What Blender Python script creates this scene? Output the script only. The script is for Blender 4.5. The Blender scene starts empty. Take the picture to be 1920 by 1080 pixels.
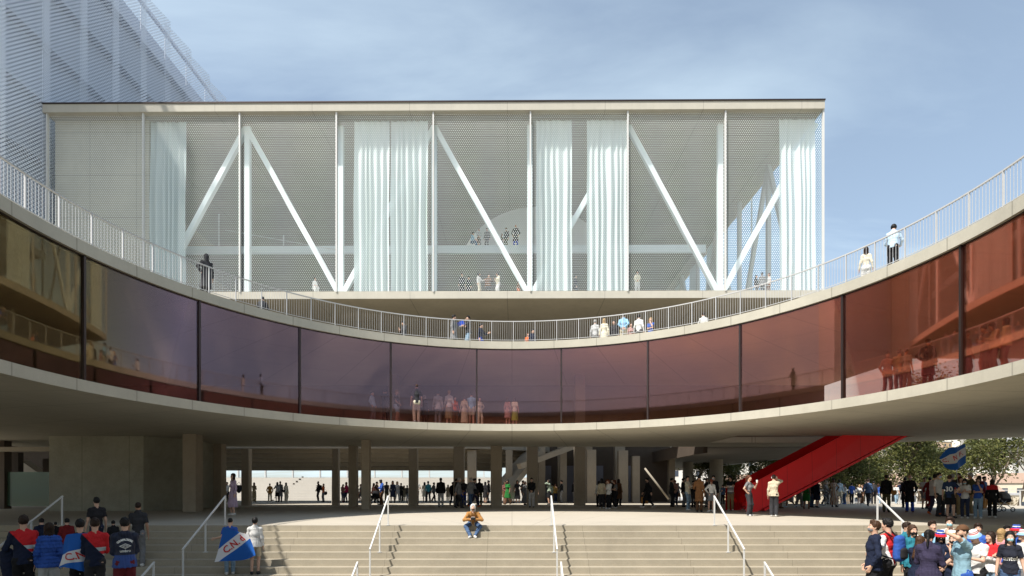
import bpy, bmesh, math, random
import numpy as np
from mathutils import Vector, Matrix
from mathutils.bvhtree import BVHTree
random.seed(7)
R_ = math.radians
sc = bpy.context.scene
col = sc.collection

# ---------------------------------------------------------------- helpers
def link(o):
    col.objects.link(o); return o

def tag(o, label=None, cat=None, group=None, kind=None):
    if label: o['label'] = label
    if cat: o['category'] = cat
    if group: o['group'] = group
    if kind: o['kind'] = kind
    return o

def thing(name, label, cat, loc=(0, 0, 0), rz=0.0, group=None):
    o = bpy.data.objects.new(name, None)
    o.empty_display_size = .2
    link(o)
    o.location = loc; o.rotation_euler = (0, 0, rz)
    return tag(o, label, cat, group)

def at(px, py, d):
    """a point of the photograph at depth d (camera at the origin looking +Y, eye 1.2 m above the plaza)"""
    return Vector(((px - 960.0) / 1050.0 * d, d, 1.2 + (917.0 - py) / 1050.0 * d))

def origin_of(p):
    return Vector((0, 0, 0)) if p is None else (p.location + (origin_of(p.parent) if p.parent else Vector((0, 0, 0))))

class MB:
    def __init__(s):
        s.v = []; s.f = []; s.m = []
    def add(s, vs, fs, mi=0):
        b = len(s.v)
        s.v += [tuple(p) for p in vs]
        for f in fs:
            s.f.append([b + i for i in f]); s.m.append(mi)
    def box(s, lo, hi, mi=0):
        x0, y0, z0 = lo; x1, y1, z1 = hi
        s.add([(x0, y0, z0), (x1, y0, z0), (x1, y1, z0), (x0, y1, z0), (x0, y0, z1), (x1, y0, z1), (x1, y1, z1), (x0, y1, z1)],
              [(0, 3, 2, 1), (4, 5, 6, 7), (0, 1, 5, 4), (1, 2, 6, 5), (2, 3, 7, 6), (3, 0, 4, 7)], mi)
    def bar(s, a, b, w, h, up=(0, 0, 1), mi=0):
        """rectangular bar from a to b, w across, h along 'up'"""
        a = Vector(a); b = Vector(b); t = (b - a).normalized(); up = Vector(up)
        side = t.cross(up)
        if side.length < 1e-4: side = t.cross(Vector((0, 1, 0)))
        side.normalize(); u = side.cross(t).normalized()
        vs = []
        for p in (a, b):
            for sx, sy in ((-1, -1), (1, -1), (1, 1), (-1, 1)):
                vs.append(p + side * (w / 2 * sx) + u * (h / 2 * sy))
        s.add(vs, [(3, 2, 1, 0), (4, 5, 6, 7), (0, 1, 5, 4), (1, 2, 6, 5), (2, 3, 7, 6), (3, 0, 4, 7)], mi)
    def tube(s, pts, rad, n=8, cap=True, mi=0):
        pts = [Vector(p) for p in pts]
        if not isinstance(rad, (list, tuple)): rad = [rad] * len(pts)
        vs = []; fs = []
        prev = None
        for i, p in enumerate(pts):
            t = (pts[min(i + 1, len(pts) - 1)] - pts[max(i - 1, 0)])
            if t.length < 1e-9: t = Vector((0, 0, 1))
            t.normalize()
            if prev is None:
                a = t.cross(Vector((0, 0, 1)))
                if a.length < .05: a = t.cross(Vector((1, 0, 0)))
            else:
                a = prev - t * prev.dot(t)
            a.normalize(); prev = a
            b = t.cross(a)
            for k in range(n):
                q = 2 * math.pi * k / n
                vs.append(p + (a * math.cos(q) + b * math.sin(q)) * rad[i])
        for i in range(len(pts) - 1):
            for k in range(n):
                k2 = (k + 1) % n
                fs.append((i * n + k, i * n + k2, (i + 1) * n + k2, (i + 1) * n + k))
        if cap:
            fs.append(tuple(range(n - 1, -1, -1)))
            fs.append(tuple((len(pts) - 1) * n + k for k in range(n)))
        s.add(vs, fs, mi)
    def torus(s, c, axis, R, r, n=28, m=6, mi=0):
        c = Vector(c); ax = Vector(axis).normalized()
        a = ax.orthogonal().normalized(); b = ax.cross(a)
        vs = []; fs = []
        for i in range(n):
            q = 2 * math.pi * i / n
            d = a * math.cos(q) + b * math.sin(q)
            for j in range(m):
                w = 2 * math.pi * j / m
                vs.append(c + d * (R + r * math.cos(w)) + ax * (r * math.sin(w)))
        for i in range(n):
            for j in range(m):
                fs.append((i * m + j, ((i + 1) % n) * m + j, ((i + 1) % n) * m + (j + 1) % m, i * m + (j + 1) % m))
        s.add(vs, fs, mi)
    def prism(s, poly, z0, z1, mi=0):
        """convex polygon (x,y) extruded in z"""
        n = len(poly)
        vs = [(x, y, z0) for x, y in poly] + [(x, y, z1) for x, y in poly]
        fs = [tuple(range(n - 1, -1, -1)), tuple(range(n, 2 * n))]
        fs += [(i, (i + 1) % n, n + (i + 1) % n, n + i) for i in range(n)]
        s.add(vs, fs, mi)
    def arc_strip(s, c, r0, r1, z0, z1, a0, a1, n):
        """curved bar of a ring; angle 0 = +Y, clockwise"""
        vs = []; fs = []
        for i in range(n + 1):
            a = a0 + (a1 - a0) * i / n
            for r, z in ((r0, z0), (r1, z0), (r1, z1), (r0, z1)):
                vs.append((c[0] + r * math.sin(a), c[1] + r * math.cos(a), z))
        for i in range(n):
            b = i * 4
            for j in range(4):
                j2 = (j + 1) % 4
                fs.append((b + j, b + 4 + j, b + 4 + j2, b + j2))
        fs.append((0, 1, 2, 3)); fs.append((n * 4 + 3, n * 4 + 2, n * 4 + 1, n * 4))
        s.add(vs, fs)
    def build(s, name, mat, parent=None, smooth=False, fix=True, local=False):
        off = Vector((0, 0, 0)) if local else origin_of(parent)
        me = bpy.data.meshes.new(name)
        me.from_pydata([(p[0] - off.x, p[1] - off.y, p[2] - off.z) for p in s.v], [], s.f)
        mats = mat if isinstance(mat, (list, tuple)) else [mat]
        for m in mats: me.materials.append(m)
        if len(mats) > 1: me.polygons.foreach_set('material_index', s.m)
        if fix:
            bm = bmesh.new(); bm.from_mesh(me)
            bmesh.ops.recalc_face_normals(bm, faces=bm.faces)
            bm.to_mesh(me); bm.free()
        if smooth: me.polygons.foreach_set('use_smooth', [True] * len(me.polygons))
        me.update()
        o = bpy.data.objects.new(name, me); link(o)
        if parent is not None: o.parent = parent
        return o

def slab_mesh(name, loops, z0, z1, mat, parent=None, hollow=()):
    """flat slab from an outer loop and holes, filled by a 2D curve"""
    cu = bpy.data.curves.new('tmp', 'CURVE'); cu.dimensions = '2D'; cu.fill_mode = 'BOTH'
    cu.extrude = (z1 - z0) / 2
    for lp in loops:
        sp = cu.splines.new('POLY'); sp.points.add(len(lp) - 1)
        for p, q in zip(sp.points, lp): p.co = (q[0], q[1], 0, 1)
        sp.use_cyclic_u = True
    ob = bpy.data.objects.new('tmp', cu); link(ob)
    dg = bpy.context.evaluated_depsgraph_get(); dg.update()
    me = bpy.data.meshes.new_from_object(ob.evaluated_get(dg))
    bpy.data.objects.remove(ob); bpy.data.curves.remove(cu)
    off = origin_of(parent)
    me.transform(Matrix.Translation((-off.x, -off.y, (z0 + z1) / 2 - off.z)))
    me.name = name
    me.materials.clear(); me.materials.append(mat)
    me.polygons.foreach_set('use_smooth', [False] * len(me.polygons))
    o = bpy.data.objects.new(name, me); link(o)
    if parent is not None: o.parent = parent
    return o

def copy_tree(o, parent=None):
    c = o.copy(); link(c); c.parent = parent
    for ch in list(o.children): copy_tree(ch, c)
    return c

# ---------------------------------------------------------------- materials
class NT:
    def __init__(s, name, clear=True):
        s.m = bpy.data.materials.new(name); s.m.use_nodes = True
        s.t = s.m.node_tree; s.t.nodes.clear()
        s.out = s.t.nodes.new('ShaderNodeOutputMaterial')
    def n(s, typ, **kw):
        nd = s.t.nodes.new('ShaderNode' + typ)
        for k, v in kw.items():
            if k.startswith('i_'):
                key = k[2:]
                key = int(key) if key.isdigit() else key.replace('_', ' ')
                nd.inputs[key].default_value = v
            else: setattr(nd, k, v)
        return nd
    def l(s, a, b): s.t.links.new(a, b)
    def math(s, op, a, b=None, c=None):
        nd = s.n('Math', operation=op)
        for i, q in enumerate((a, b, c)):
            if q is None: continue
            if isinstance(q, (int, float)): nd.inputs[i].default_value = q
            else: s.l(q, nd.inputs[i])
        return nd.outputs[0]
    def mix(s, fac, a, b, mode='MIX'):
        nd = s.n('MixRGB', blend_type=mode)
        for i, q in enumerate((fac, a, b)):
            if isinstance(q, (int, float)): nd.inputs[i].default_value = q
            elif isinstance(q, (tuple, list)): nd.inputs[i].default_value = tuple(q)[:3] + (1,)
            else: s.l(q, nd.inputs[i])
        return nd.outputs[0]
    def noise(s, vec, scale, detail=4, rough=.55):
        nd = s.n('TexNoise'); nd.inputs['Scale'].default_value = scale
        nd.inputs['Detail'].default_value = detail; nd.inputs['Roughness'].default_value = rough
        if vec is not None: s.l(vec, nd.inputs['Vector'])
        return nd.outputs['Fac']
    def ramp(s, fac, p0, p1, c0=(0, 0, 0), c1=(1, 1, 1)):
        nd = s.n('ValToRGB'); e = nd.color_ramp.elements
        e[0].position = p0; e[1].position = p1
        e[0].color = tuple(c0) + (1,); e[1].color = tuple(c1) + (1,)
        s.l(fac, nd.inputs[0]); return nd.outputs[0]
    def bsdf(s, color, rough=.8, spec=.3, metal=0, bump=None, bstr=.2, bdist=.02):
        b = s.n('BsdfPrincipled')
        if isinstance(color, (tuple, list)): b.inputs['Base Color'].default_value = tuple(color)[:3] + (1,)
        else: s.l(color, b.inputs['Base Color'])
        b.inputs['Roughness'].default_value = rough; b.inputs['Metallic'].default_value = metal
        b.inputs['Specular IOR Level'].default_value = spec
        if bump is not None:
            bp = s.n('Bump'); bp.inputs['Strength'].default_value = bstr; bp.inputs['Distance'].default_value = bdist
            s.l(bump, bp.inputs['Height']); s.l(bp.outputs[0], b.inputs['Normal'])
        s.l(b.outputs[0], s.out.inputs[0]); return b

def concrete(name, c, var=.16, joint=None, streak=True, rough=.85, board=False):
    """joint: ('radial', step_rad, ring_m) or ('grid', sx, sz) or None - cast joints and mottling of the concrete itself"""
    t = NT(name); tc = t.n('TexCoord'); ob = tc.outputs['Object']
    n1 = t.noise(ob, .35, 5, .6); n2 = t.noise(ob, 2.6, 6, .65); n3 = t.noise(ob, 28, 3, .6)
    dark = tuple(x * (1 - var * 1.5) for x in c); lite = tuple(min(1, x * (1 + var)) for x in c)
    cc = t.mix(t.ramp(n1, .3, .72), dark, lite)
    cc = t.mix(.30, cc, t.mix(t.ramp(n2, .35, .7), dark, lite))
    cc = t.mix(.22, cc, t.mix(t.ramp(n3, .35, .65), dark, lite))
    if streak:
        mp = t.n('Mapping'); mp.inputs['Scale'].default_value = (1.6, 1.6, .12); t.l(ob, mp.inputs[0])
        st = t.noise(mp.outputs[0], 1.5, 5, .7)
        cc = t.mix(t.math('MULTIPLY', t.ramp(st, .52, .75), .22), cc, tuple(x * .62 for x in c))
    if board:
        mp = t.n('Mapping'); mp.inputs['Scale'].default_value = (.15, .15, 7); t.l(ob, mp.inputs[0])
        bn = t.noise(mp.outputs[0], 1.0, 2, .5)
        cc = t.mix(.16, cc, t.mix(bn, dark, lite))
    hgt = n3
    if joint:
        sx = t.n('SeparateXYZ'); t.l(ob, sx.inputs[0])
        if joint[0] == 'radial':
            ang = t.math('ARCTAN2', sx.outputs[0], sx.outputs[1])
            rad = t.math('SQRT', t.math('ADD', t.math('MULTIPLY', sx.outputs[0], sx.outputs[0]), t.math('MULTIPLY', sx.outputs[1], sx.outputs[1])))
            fr = t.math('FRACT', t.math('ADD', t.math('DIVIDE', ang, joint[1]), 100.0))
            da = t.math('MULTIPLY', t.math('SUBTRACT', .5, t.math('ABSOLUTE', t.math('SUBTRACT', fr, .5))), t.math('MULTIPLY', rad, joint[1]))
            ln = t.math('LESS_THAN', da, joint[3])
            fr2 = t.math('FRACT', t.math('DIVIDE', t.math('SUBTRACT', rad, 12.45), joint[2]))
            db = t.math('MULTIPLY', t.math('SUBTRACT', .5, t.math('ABSOLUTE', t.math('SUBTRACT', fr2, .5))), joint[2])
            ln = t.math('MAXIMUM', ln, t.math('LESS_THAN', db, joint[3]))
        else:
            ln = None
            for axis, step in ((0, joint[1]), (1, joint[2]), (2, joint[3])):
                if not step: continue
                fr = t.math('FRACT', t.math('ADD', t.math('DIVIDE', sx.outputs[axis], step), 100.25))
                dd = t.math('MULTIPLY', t.math('SUBTRACT', .5, t.math('ABSOLUTE', t.math('SUBTRACT', fr, .5))), step)
                q = t.math('LESS_THAN', dd, joint[4])
                ln = q if ln is None else t.math('MAXIMUM', ln, q)
        cc = t.mix(t.math('MULTIPLY', ln, .5), cc, tuple(x * .35 for x in c))
    t.bsdf(cc, rough, .25, bump=hgt, bstr=.12, bdist=.01)
    return t.m

def paint(name, c, rough=.5, spec=.4, metal=0, var=.05):
    t = NT(name); tc = t.n('TexCoord')
    n1 = t.noise(tc.outputs['Object'], 3.0, 4)
    cc = t.mix(n1, tuple(x * (1 - var) for x in c), tuple(min(1, x * (1 + var)) for x in c))
    t.bsdf(cc, rough, spec, metal); return t.m

_fab = {}
def fabric(c, name='fabric', rough=.85):
    key = (tuple(round(x, 3) for x in c), name)
    if key in _fab: return _fab[key]
    t = NT(name); tc = t.n('TexCoord')
    n1 = t.noise(tc.outputs['Object'], 9, 4, .6); n2 = t.noise(tc.outputs['Object'], 160, 2, .5)
    cc = t.mix(t.ramp(n1, .3, .7), tuple(x * .82 for x in c), tuple(min(1, x * 1.12) for x in c))
    t.bsdf(cc, rough, .2, bump=n2, bstr=.15, bdist=.004)
    _fab[key] = t.m; return t.m
# ---------------------------------------------------------------- camera, light, sky
cam = bpy.data.cameras.new('camera'); cam.sensor_width = 36; cam.lens = 36 * 1050 / 1920
cam.shift_y = 377 / 1920; cam.clip_end = 6000; cam.clip_start = .05
co = bpy.data.objects.new('camera', cam); link(co)
co.location = (0, 0, 1.2); co.rotation_euler = (R_(90), 0, 0)
sc.camera = co
sc.view_settings.view_transform = 'Standard'; sc.view_settings.look = 'None'
sc.view_settings.exposure = .95; sc.view_settings.gamma = 1
sc.cycles.max_bounces = 8; sc.cycles.diffuse_bounces = 5; sc.cycles.transparent_max_bounces = 24
sc.cycles.glossy_bounces = 3; sc.cycles.use_denoising = True
try: sc.cycles.denoiser = 'OPENIMAGEDENOISE'
except Exception: pass
sc.cycles.sample_clamp_indirect = 8; sc.cycles.caustics_reflective = False; sc.cycles.caustics_refractive = False

LDIR = Vector((.53, .49, -1)).normalized()
ELEV = math.asin(-LDIR.z); AZ = math.atan2(-LDIR.x, -LDIR.y)
sl = bpy.data.lights.new('sun', 'SUN'); sl.energy = 4.2; sl.angle = R_(.5); sl.color = (1, .945, .86)
so = bpy.data.objects.new('sun', sl); link(so)
so.rotation_euler = LDIR.to_track_quat('-Z', 'Y').to_euler(); so.location = (-40, -40, 70)

w = bpy.data.worlds.new('World'); sc.world = w; w.use_nodes = True
wt = w.node_tree; wt.nodes.clear()
wo = wt.nodes.new('ShaderNodeOutputWorld'); bg = wt.nodes.new('ShaderNodeBackground')
sk = wt.nodes.new('ShaderNodeTexSky'); sk.sky_type = 'NISHITA'; sk.sun_disc = False
sk.sun_elevation = ELEV; sk.sun_rotation = AZ % (2 * math.pi)
sk.air_density = 1.0; sk.dust_density = 1.2; sk.ozone_density = 1.6; sk.altitude = 50
# thin cirrus: sheets of brighter air on a plane overhead (direction / height)
tc = wt.nodes.new('ShaderNodeTexCoord'); sx = wt.nodes.new('ShaderNodeSeparateXYZ')
wt.links.new(tc.outputs['Generated'], sx.inputs[0])
def wm(op, a, b=None):
    nd = wt.nodes.new('ShaderNodeMath'); nd.operation = op
    for i, q in enumerate((a, b)):
        if q is None: continue
        if isinstance(q, (int, float)): nd.inputs[i].default_value = q
        else: wt.links.new(q, nd.inputs[i])
    return nd.outputs[0]
zz = wm('ADD', wm('MAXIMUM', sx.outputs[2], 0.0), .16)
cx = wt.nodes.new('ShaderNodeCombineXYZ')
wt.links.new(wm('DIVIDE', sx.outputs[0], zz), cx.inputs[0]); wt.links.new(wm('DIVIDE', sx.outputs[1], zz), cx.inputs[1])
mp = wt.nodes.new('ShaderNodeMapping'); mp.inputs['Scale'].default_value = (.55, 1.5, 1); mp.inputs['Rotation'].default_value = (0, 0, R_(28))
mp.inputs['Location'].default_value = (1.7, .4, 0)
wt.links.new(cx.outputs[0], mp.inputs[0])
def wn(scale, det, ro):
    nd = wt.nodes.new('ShaderNodeTexNoise'); nd.inputs['Scale'].default_value = scale; nd.inputs['Detail'].default_value = det
    nd.inputs['Roughness'].default_value = ro; nd.inputs['Distortion'].default_value = .5
    wt.links.new(mp.outputs[0], nd.inputs['Vector']); return nd.outputs['Fac']
a = wm('MULTIPLY', wn(1.5, 8, .55), wn(.7, 3, .5))
rp = wt.nodes.new('ShaderNodeValToRGB'); e = rp.color_ramp.elements
e[0].position = .2; e[1].position = .38; e[0].color = (0, 0, 0, 1); e[1].color = (.72, .72, .72, 1)
wt.links.new(a, rp.inputs[0])
mx = wt.nodes.new('ShaderNodeMixRGB'); lowv = wm('SUBTRACT', 1.0, wm('MINIMUM', 1.0, wm('MULTIPLY', wm('MAXIMUM', sx.outputs[2], 0.0), 1.05)))
wt.links.new(wm('MINIMUM', .92, wm('MULTIPLY', wm('ADD', wm('MULTIPLY', rp.outputs[0], .85), .30), wm('ADD', wm('MULTIPLY', lowv, .80), .46))), mx.inputs[0])
wt.links.new(sk.outputs[0], mx.inputs[1]); mx.inputs[2].default_value = (5.7, 6.9, 7.6, 1)
wt.links.new(mx.outputs[0], bg.inputs[0]); bg.inputs[1].default_value = .085
wt.links.new(bg.outputs[0], wo.inputs[0])
# ---------------------------------------------------------------- materials of the place
RC = (0.0, 15.2)      # centre of the round court
RR = 12.9             # its radius
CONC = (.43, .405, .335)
M_ring = concrete('ring_concrete', CONC, .14, ('radial', R_(9.35), 4.2, .022), board=True)
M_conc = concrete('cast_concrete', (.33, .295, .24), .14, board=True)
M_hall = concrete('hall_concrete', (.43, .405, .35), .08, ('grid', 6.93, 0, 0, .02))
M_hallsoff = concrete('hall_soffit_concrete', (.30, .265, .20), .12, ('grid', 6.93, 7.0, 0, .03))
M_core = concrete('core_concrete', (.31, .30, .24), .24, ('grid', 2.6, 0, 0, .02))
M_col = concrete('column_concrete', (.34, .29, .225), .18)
M_plaza = concrete('plaza_paving', (.40, .362, .30), .07, ('radial', R_(11), 6.2, .012), streak=False, rough=.9)
M_step = concrete('step_concrete', (.345, .305, .235), .16, ('grid', 3.1, 0, 0, .008), streak=False)
M_far = concrete('stand_concrete', (.44, .415, .375), .05, streak=False)
M_white = paint('white_steel', (.54, .54, .53), .45, .4)
M_steel = paint('truss_paint', (.68, .76, .78), .45, .4)
M_bronze = paint('bronze_aluminium', (.05, .035, .032), .35, .5, .6)
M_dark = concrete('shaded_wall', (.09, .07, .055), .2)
M_red = concrete('red_steel', (.95, .028, .032), .05, ('grid', 1.45, 0, 0, .012), streak=False, rough=.4)
M_ground = concrete('earth_ground', (.30, .26, .19), .25, streak=False)

# ---------------------------------------------------------------- ground, plaza, stairs
g = MB()
def quad_sheet(mb, x0, x1, y0, y1, z):
    mb.add([(x0, y0, z), (x1, y0, z), (x1, y1, z), (x0, y1, z)], [(0, 1, 2, 3)])
quad_sheet(g, -2500, 2500, -800, 4500, -9.0)
tag(g.build('ground', M_ground), kind='structure')

ND0, TREAD, RISE = 18.5, .296, .19
g = MB(); g.box((-48, ND0 + .006, -4.0), (36.5, 46.5, 0))
po = g.build('plaza', M_plaza); po.data.transform(Matrix.Translation((-RC[0], -RC[1], 0))); po.location = (RC[0], RC[1], 0); tag(po, kind='structure')
g = MB(); g.box((-48, 46.5, -4.0), (20.0, 58.5, -.004)); g.box((-70, 58.5, -4.2), (8.0, 93.0, -1.3))
tag(g.build('pitch_apron', M_plaza), kind='structure')

NST = 13
g = MB(); prof = [(ND0, -5.0), (ND0, 0.0)]
prof = [(ND0 + .3, -.6), (ND0 + .3, 0.0)]
prof = []
z = 0.0; y = ND0
pts = [(y, z)]
for i in range(1, NST + 1):
    if i == 9: pass
    z -= RISE; pts.append((y, z))
    run = TREAD
    if i == 9: run = TREAD + .75
    y -= run; pts.append((y, z))
STEP_PTS = pts
# tread noses project slightly, so each stair is a strip of tread and riser
vs = []; fs = []
for k, (yy, zz_) in enumerate(pts):
    vs += [(-30, yy, zz_), (30, yy, zz_)]
for k in range(len(pts) - 1):
    fs.append((2 * k, 2 * k + 1, 2 * k + 3, 2 * k + 2))
b = len(vs)
vs += [(-30, pts[-1][0], -5), (30, pts[-1][0], -5), (-30, ND0, -5), (30, ND0, -5)]
g = MB(); g.add(vs, fs); tag(g.build('stairs', M_step, fix=False), kind='structure')
YT = pts[-1][0]
g = MB(); g.box((-40, YT - .25, -4.5), (40, YT, pts[-1][1] - .004))
g.box((-40, -26, -4.5), (40, 13.2, -1.15))
tag(g.build('lower_terrace', M_step), kind='structure')
print('stairs end', YT, pts[-1])

def step_z(d):
    """tread height under depth d"""
    if d >= ND0: return 0.0
    for k in range(1, len(pts) - 1, 2):
        if pts[k + 1][0] <= d <= pts[k][0]: return pts[k][1]
    return -1.15

# handrails: six on the upper flight, the lower flight repeats them
XR = [-14.9 + 5.4 * i for i in range(6)]
ordn = ['first', 'second', 'third', 'fourth', 'fifth', 'sixth']
def handrail(x, d0, z0, n, label, extra):
    h = thing('handrail', label, 'handrail', (x, d0, z0), group='handrails on the broad steps')
    dt = n * TREAD; dz = n * RISE
    top = Vector((x, d0 + .04, z0 + .97)); bot = Vector((x, d0 + .04 - dt, z0 - dz + .97))
    m = MB(); m.bar(top + Vector((0, .03, 0)), bot + Vector((0, -.03, 0)), .042, .04, (0, 0, 1)); m.build('rail', M_white, h)
    for f in (0, .5, 1):
        k = round(n * f)
        yy = d0 + .04 - k * TREAD; zb = z0 - k * RISE
        m = MB(); m.box((x - .02, yy - .02, zb - .19 * (1 if f == 0 else 0)), (x + .02, yy + .02, zb + (.97 if f != .5 else .95)))
        po_ = m.build('post', M_white, h)
        m = MB(); m.box((x - .06, yy - .05, zb), (x + .06, yy + .05, zb + .012)); m.build('foot_plate', M_white, po_)
    return h
for i, x in enumerate(XR):
    handrail(x, ND0, 0.0, 8, '%s white handrail from the left on the upper steps' % ordn[i], 0)
for i, x in enumerate(XR):
    handrail(x, 14.8, -.19 * 9, 4, 'lower white handrail below the %s upper handrail from the left' % ordn[i], 0)

# ---------------------------------------------------------------- ring pavilion round the court
ring = thing('ring_pavilion', 'curved concrete building with tinted glass band and railed roof round the court', 'building', (RC[0], RC[1], 0))
ZS0, ZS1, ZT0, ZT1 = 4.12, 4.465, 8.24, 8.61
circ = [(RC[0] + RR * math.sin(2 * math.pi * k / 240), RC[1] + RR * math.cos(2 * math.pi * k / 240)) for k in range(240)]
outer = [(-34, 38.6), (19.5, 38.6), (28.7, 31.4), (33, 25), (34, 18), (33, 10), (25, 0), (12, -5), (-12, -5), (-25, 0), (-33.9, 8)]
hole = [(12.4, 30.75), (22.2, 30.75), (22.4, 35.2), (12.4, 35.2)]
slab_mesh('floor_slab', [outer, circ[::-1], hole[::-1]], ZS0, ZS1, M_ring, ring)
outer2 = [(-34, 38.6), (21.3, 38.6), (21.3, 30.2), (30.0, 30.2), (33, 25), (34, 18), (33, 10), (25, 0), (12, -5), (-12, -5), (-25, 0), (-33.9, 8)]
slab_mesh('roof_slab', [outer2, circ[::-1]], ZT0, ZT1, M_ring, ring)
# tinted glass: bronze on the left, violet in the middle, red on the right
t = NT('graded_red_glass'); tcn = t.n('TexCoord'); sxn = t.n('SeparateXYZ'); t.l(tcn.outputs['Object'], sxn.inputs[0])
fx = t.math('ADD', t.math('MULTIPLY', t.math('ARCTAN2', sxn.outputs[0], sxn.outputs[1]), 1 / math.pi), .5)
rp = t.n('ValToRGB'); el = rp.color_ramp.elements
el[0].position = .0; el[0].color = (.90, .85, .74, 1); el[1].position = 1; el[1].color = (1, .80, .68, 1)
for ps, cc in ((.05, (.90, .83, .74)), (.13, (.92, .84, .85)), (.52, (.95, .83, .82)), (.68, (.98, .79, .71))):
    q = el.new(ps); q.color = cc + (1,)
t.l(fx, rp.inputs[0])
tr = t.n('BsdfTransparent'); t.l(rp.outputs[0], tr.inputs[0])
gl = t.n('BsdfGlossy'); gl.inputs['Roughness'].default_value = .03
rp2 = t.n('ValToRGB'); e2 = rp2.color_ramp.elements
e2[0].position = .05; e2[0].color = (.37, .31, .20, 1); e2[1].position = .9; e2[1].color = (.92, .42, .33, 1)
q = e2.new(.13); q.color = (.55, .41, .46, 1); q = e2.new(.52); q.color = (.70, .48, .52, 1)
t.l(fx, rp2.inputs[0]); t.l(rp2.outputs[0], gl.inputs[0])
fr = t.n('Fresnel'); fr.inputs[0].default_value = 1.6
ms = t.n('MixShader'); t.l(t.math('ADD', t.math('MULTIPLY', fr.outputs[0], .6), .075), ms.inputs[0])
t.l(tr.outputs[0], ms.inputs[1]); t.l(gl.outputs[0], ms.inputs[2]); t.l(ms.outputs[0], t.out.inputs[0])
M_glass = t.m
STEPA = R_(18.7); A0 = R_(10.9); RG = RR + .12
NP = 19
for k in range(NP):
    a0 = A0 + (k - 9) * STEPA; a1 = a0 + STEPA
    if k == NP - 1: a1 = A0 - 9 * STEPA + 2 * math.pi
    m = MB()
    for rr_, rev in ((RG, 0), (RG + .02, 1)):
        vs = []
        for i in range(25):
            a = a0 + (a1 - a0) * i / 24
            vs += [(RC[0] + rr_ * math.sin(a), RC[1] + rr_ * math.cos(a), ZS1), (RC[0] + rr_ * math.sin(a), RC[1] + rr_ * math.cos(a), ZT0)]
        fs = [(2 * i, 2 * i + 2, 2 * i + 3, 2 * i + 1) for i in range(24)]
        m.add(vs, [f[::-1] for f in fs] if rev else fs)
    m.build('glass_panel', M_glass, ring, smooth=True, fix=False)
    c = Vector((RC[0] + RG * math.sin(a0), RC[1] + RG * math.cos(a0), 0)); dr = Vector((math.sin(a0), math.cos(a0), 0))
    m = MB(); m.bar(c + dr * .03 + Vector((0, 0, ZS1)), c + dr * .03 + Vector((0, 0, ZT0)), .075, .17, dr); m.build('mullion', M_bronze, ring)
m = MB(); m.arc_strip(RC, RG - .015, RG + .04, ZT0 - .035, ZT0 - .002, 0, 2 * math.pi, 160); m.build('head_channel', M_bronze, ring)
# back walls of the glazed storey
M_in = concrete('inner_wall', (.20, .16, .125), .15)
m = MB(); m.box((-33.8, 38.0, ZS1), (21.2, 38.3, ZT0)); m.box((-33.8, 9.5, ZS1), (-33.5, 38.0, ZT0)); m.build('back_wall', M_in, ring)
M_rin = concrete('ring_ceiling_lining', (.72, .66, .57), .08, ('radial', R_(9.35), 4.2, .016), streak=False)  # pale material added to brighten the glazed storey
inner3 = [(RC[0] + (RR + .3) * math.sin(2 * math.pi * k / 160), RC[1] + (RR + .3) * math.cos(2 * math.pi * k / 160)) for k in range(160)]
slab_mesh('ceiling_lining', [[(-33.4, 37.9), (21.2, 37.9), (21.2, 30.1), (29.5, 30.1), (32.5, 25), (33.5, 18), (32.5, 10.5), (24.6, .6), (11.8, -4.6), (-11.8, -4.6), (-24.6, .6), (-33.4, 8.4)], inner3[::-1]], ZT0 - .03, ZT0 - .004, M_rin, ring)  # sheet added under the roof slab so the interior looks brighter
slab_mesh('floor_finish', [[(-33.4, 37.9), (19.2, 37.9), (19.2, 36), (12.2, 36), (12.2, 30.6), (24.5, 30.6), (32.4, 25), (33.5, 18), (32.5, 10.5), (24.6, .6), (11.8, -4.6), (-11.8, -4.6), (-24.6, .6), (-33.4, 8.4)], inner3[::-1]], ZS1 + .004, ZS1 + .02, M_rin, ring)  # pale sheet added over the slab to bounce light to the ceiling
m = MB(); m.box((-7.6, 34.4, ZS1), (-7.0, 35.0, ZT0)); m.build('inner_column', M_conc, ring)
m = MB(); m.box((3.9, 34.4, ZS1), (4.5, 35.0, ZT0)); m.build('inner_column', M_conc, ring)
# railing on the roof edge
NB = 75; M_rail = paint('railing_steel', (.44, .44, .44), .45, .4)
rail = thing('roof_railing', 'long white baluster railing curving along the roof edge above the tinted glass', 'railing', (RC[0], RC[1], ZT1))
RQ = RR + .14
m = MB(); m.arc_strip(RC, RQ - .025, RQ + .025, ZT1 + 1.02, ZT1 + 1.06, 0, 2 * math.pi, 240); m.build('top_rail', M_rail, rail)
m = MB(); m.arc_strip(RC, RQ - .012, RQ + .012, ZT1 + .09, ZT1 + .11, 0, 2 * math.pi, 240); m.build('bottom_rail', M_rail, rail)
for k in range(NB):
    a0 = 2 * math.pi * k / NB + R_(.3)
    dr = Vector((math.sin(a0), math.cos(a0), 0)); c = Vector((RC[0], RC[1], ZT1)) + dr * RQ
    m = MB(); m.bar(c, c + Vector((0, 0, 1.02)), .032, .05, dr); m.build('post', M_rail, rail)
    m = MB()
    for j in range(1, 10):
        a = a0 + 2 * math.pi / NB * j / 10
        d2 = Vector((math.sin(a), math.cos(a), 0)); c2 = Vector((RC[0], RC[1], ZT1)) + d2 * RQ
        m.bar(c2 + Vector((0, 0, .1)), c2 + Vector((0, 0, 1.03)), .010, .010, d2)
    m.build('baluster_bay', M_rail, rail)

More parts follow.
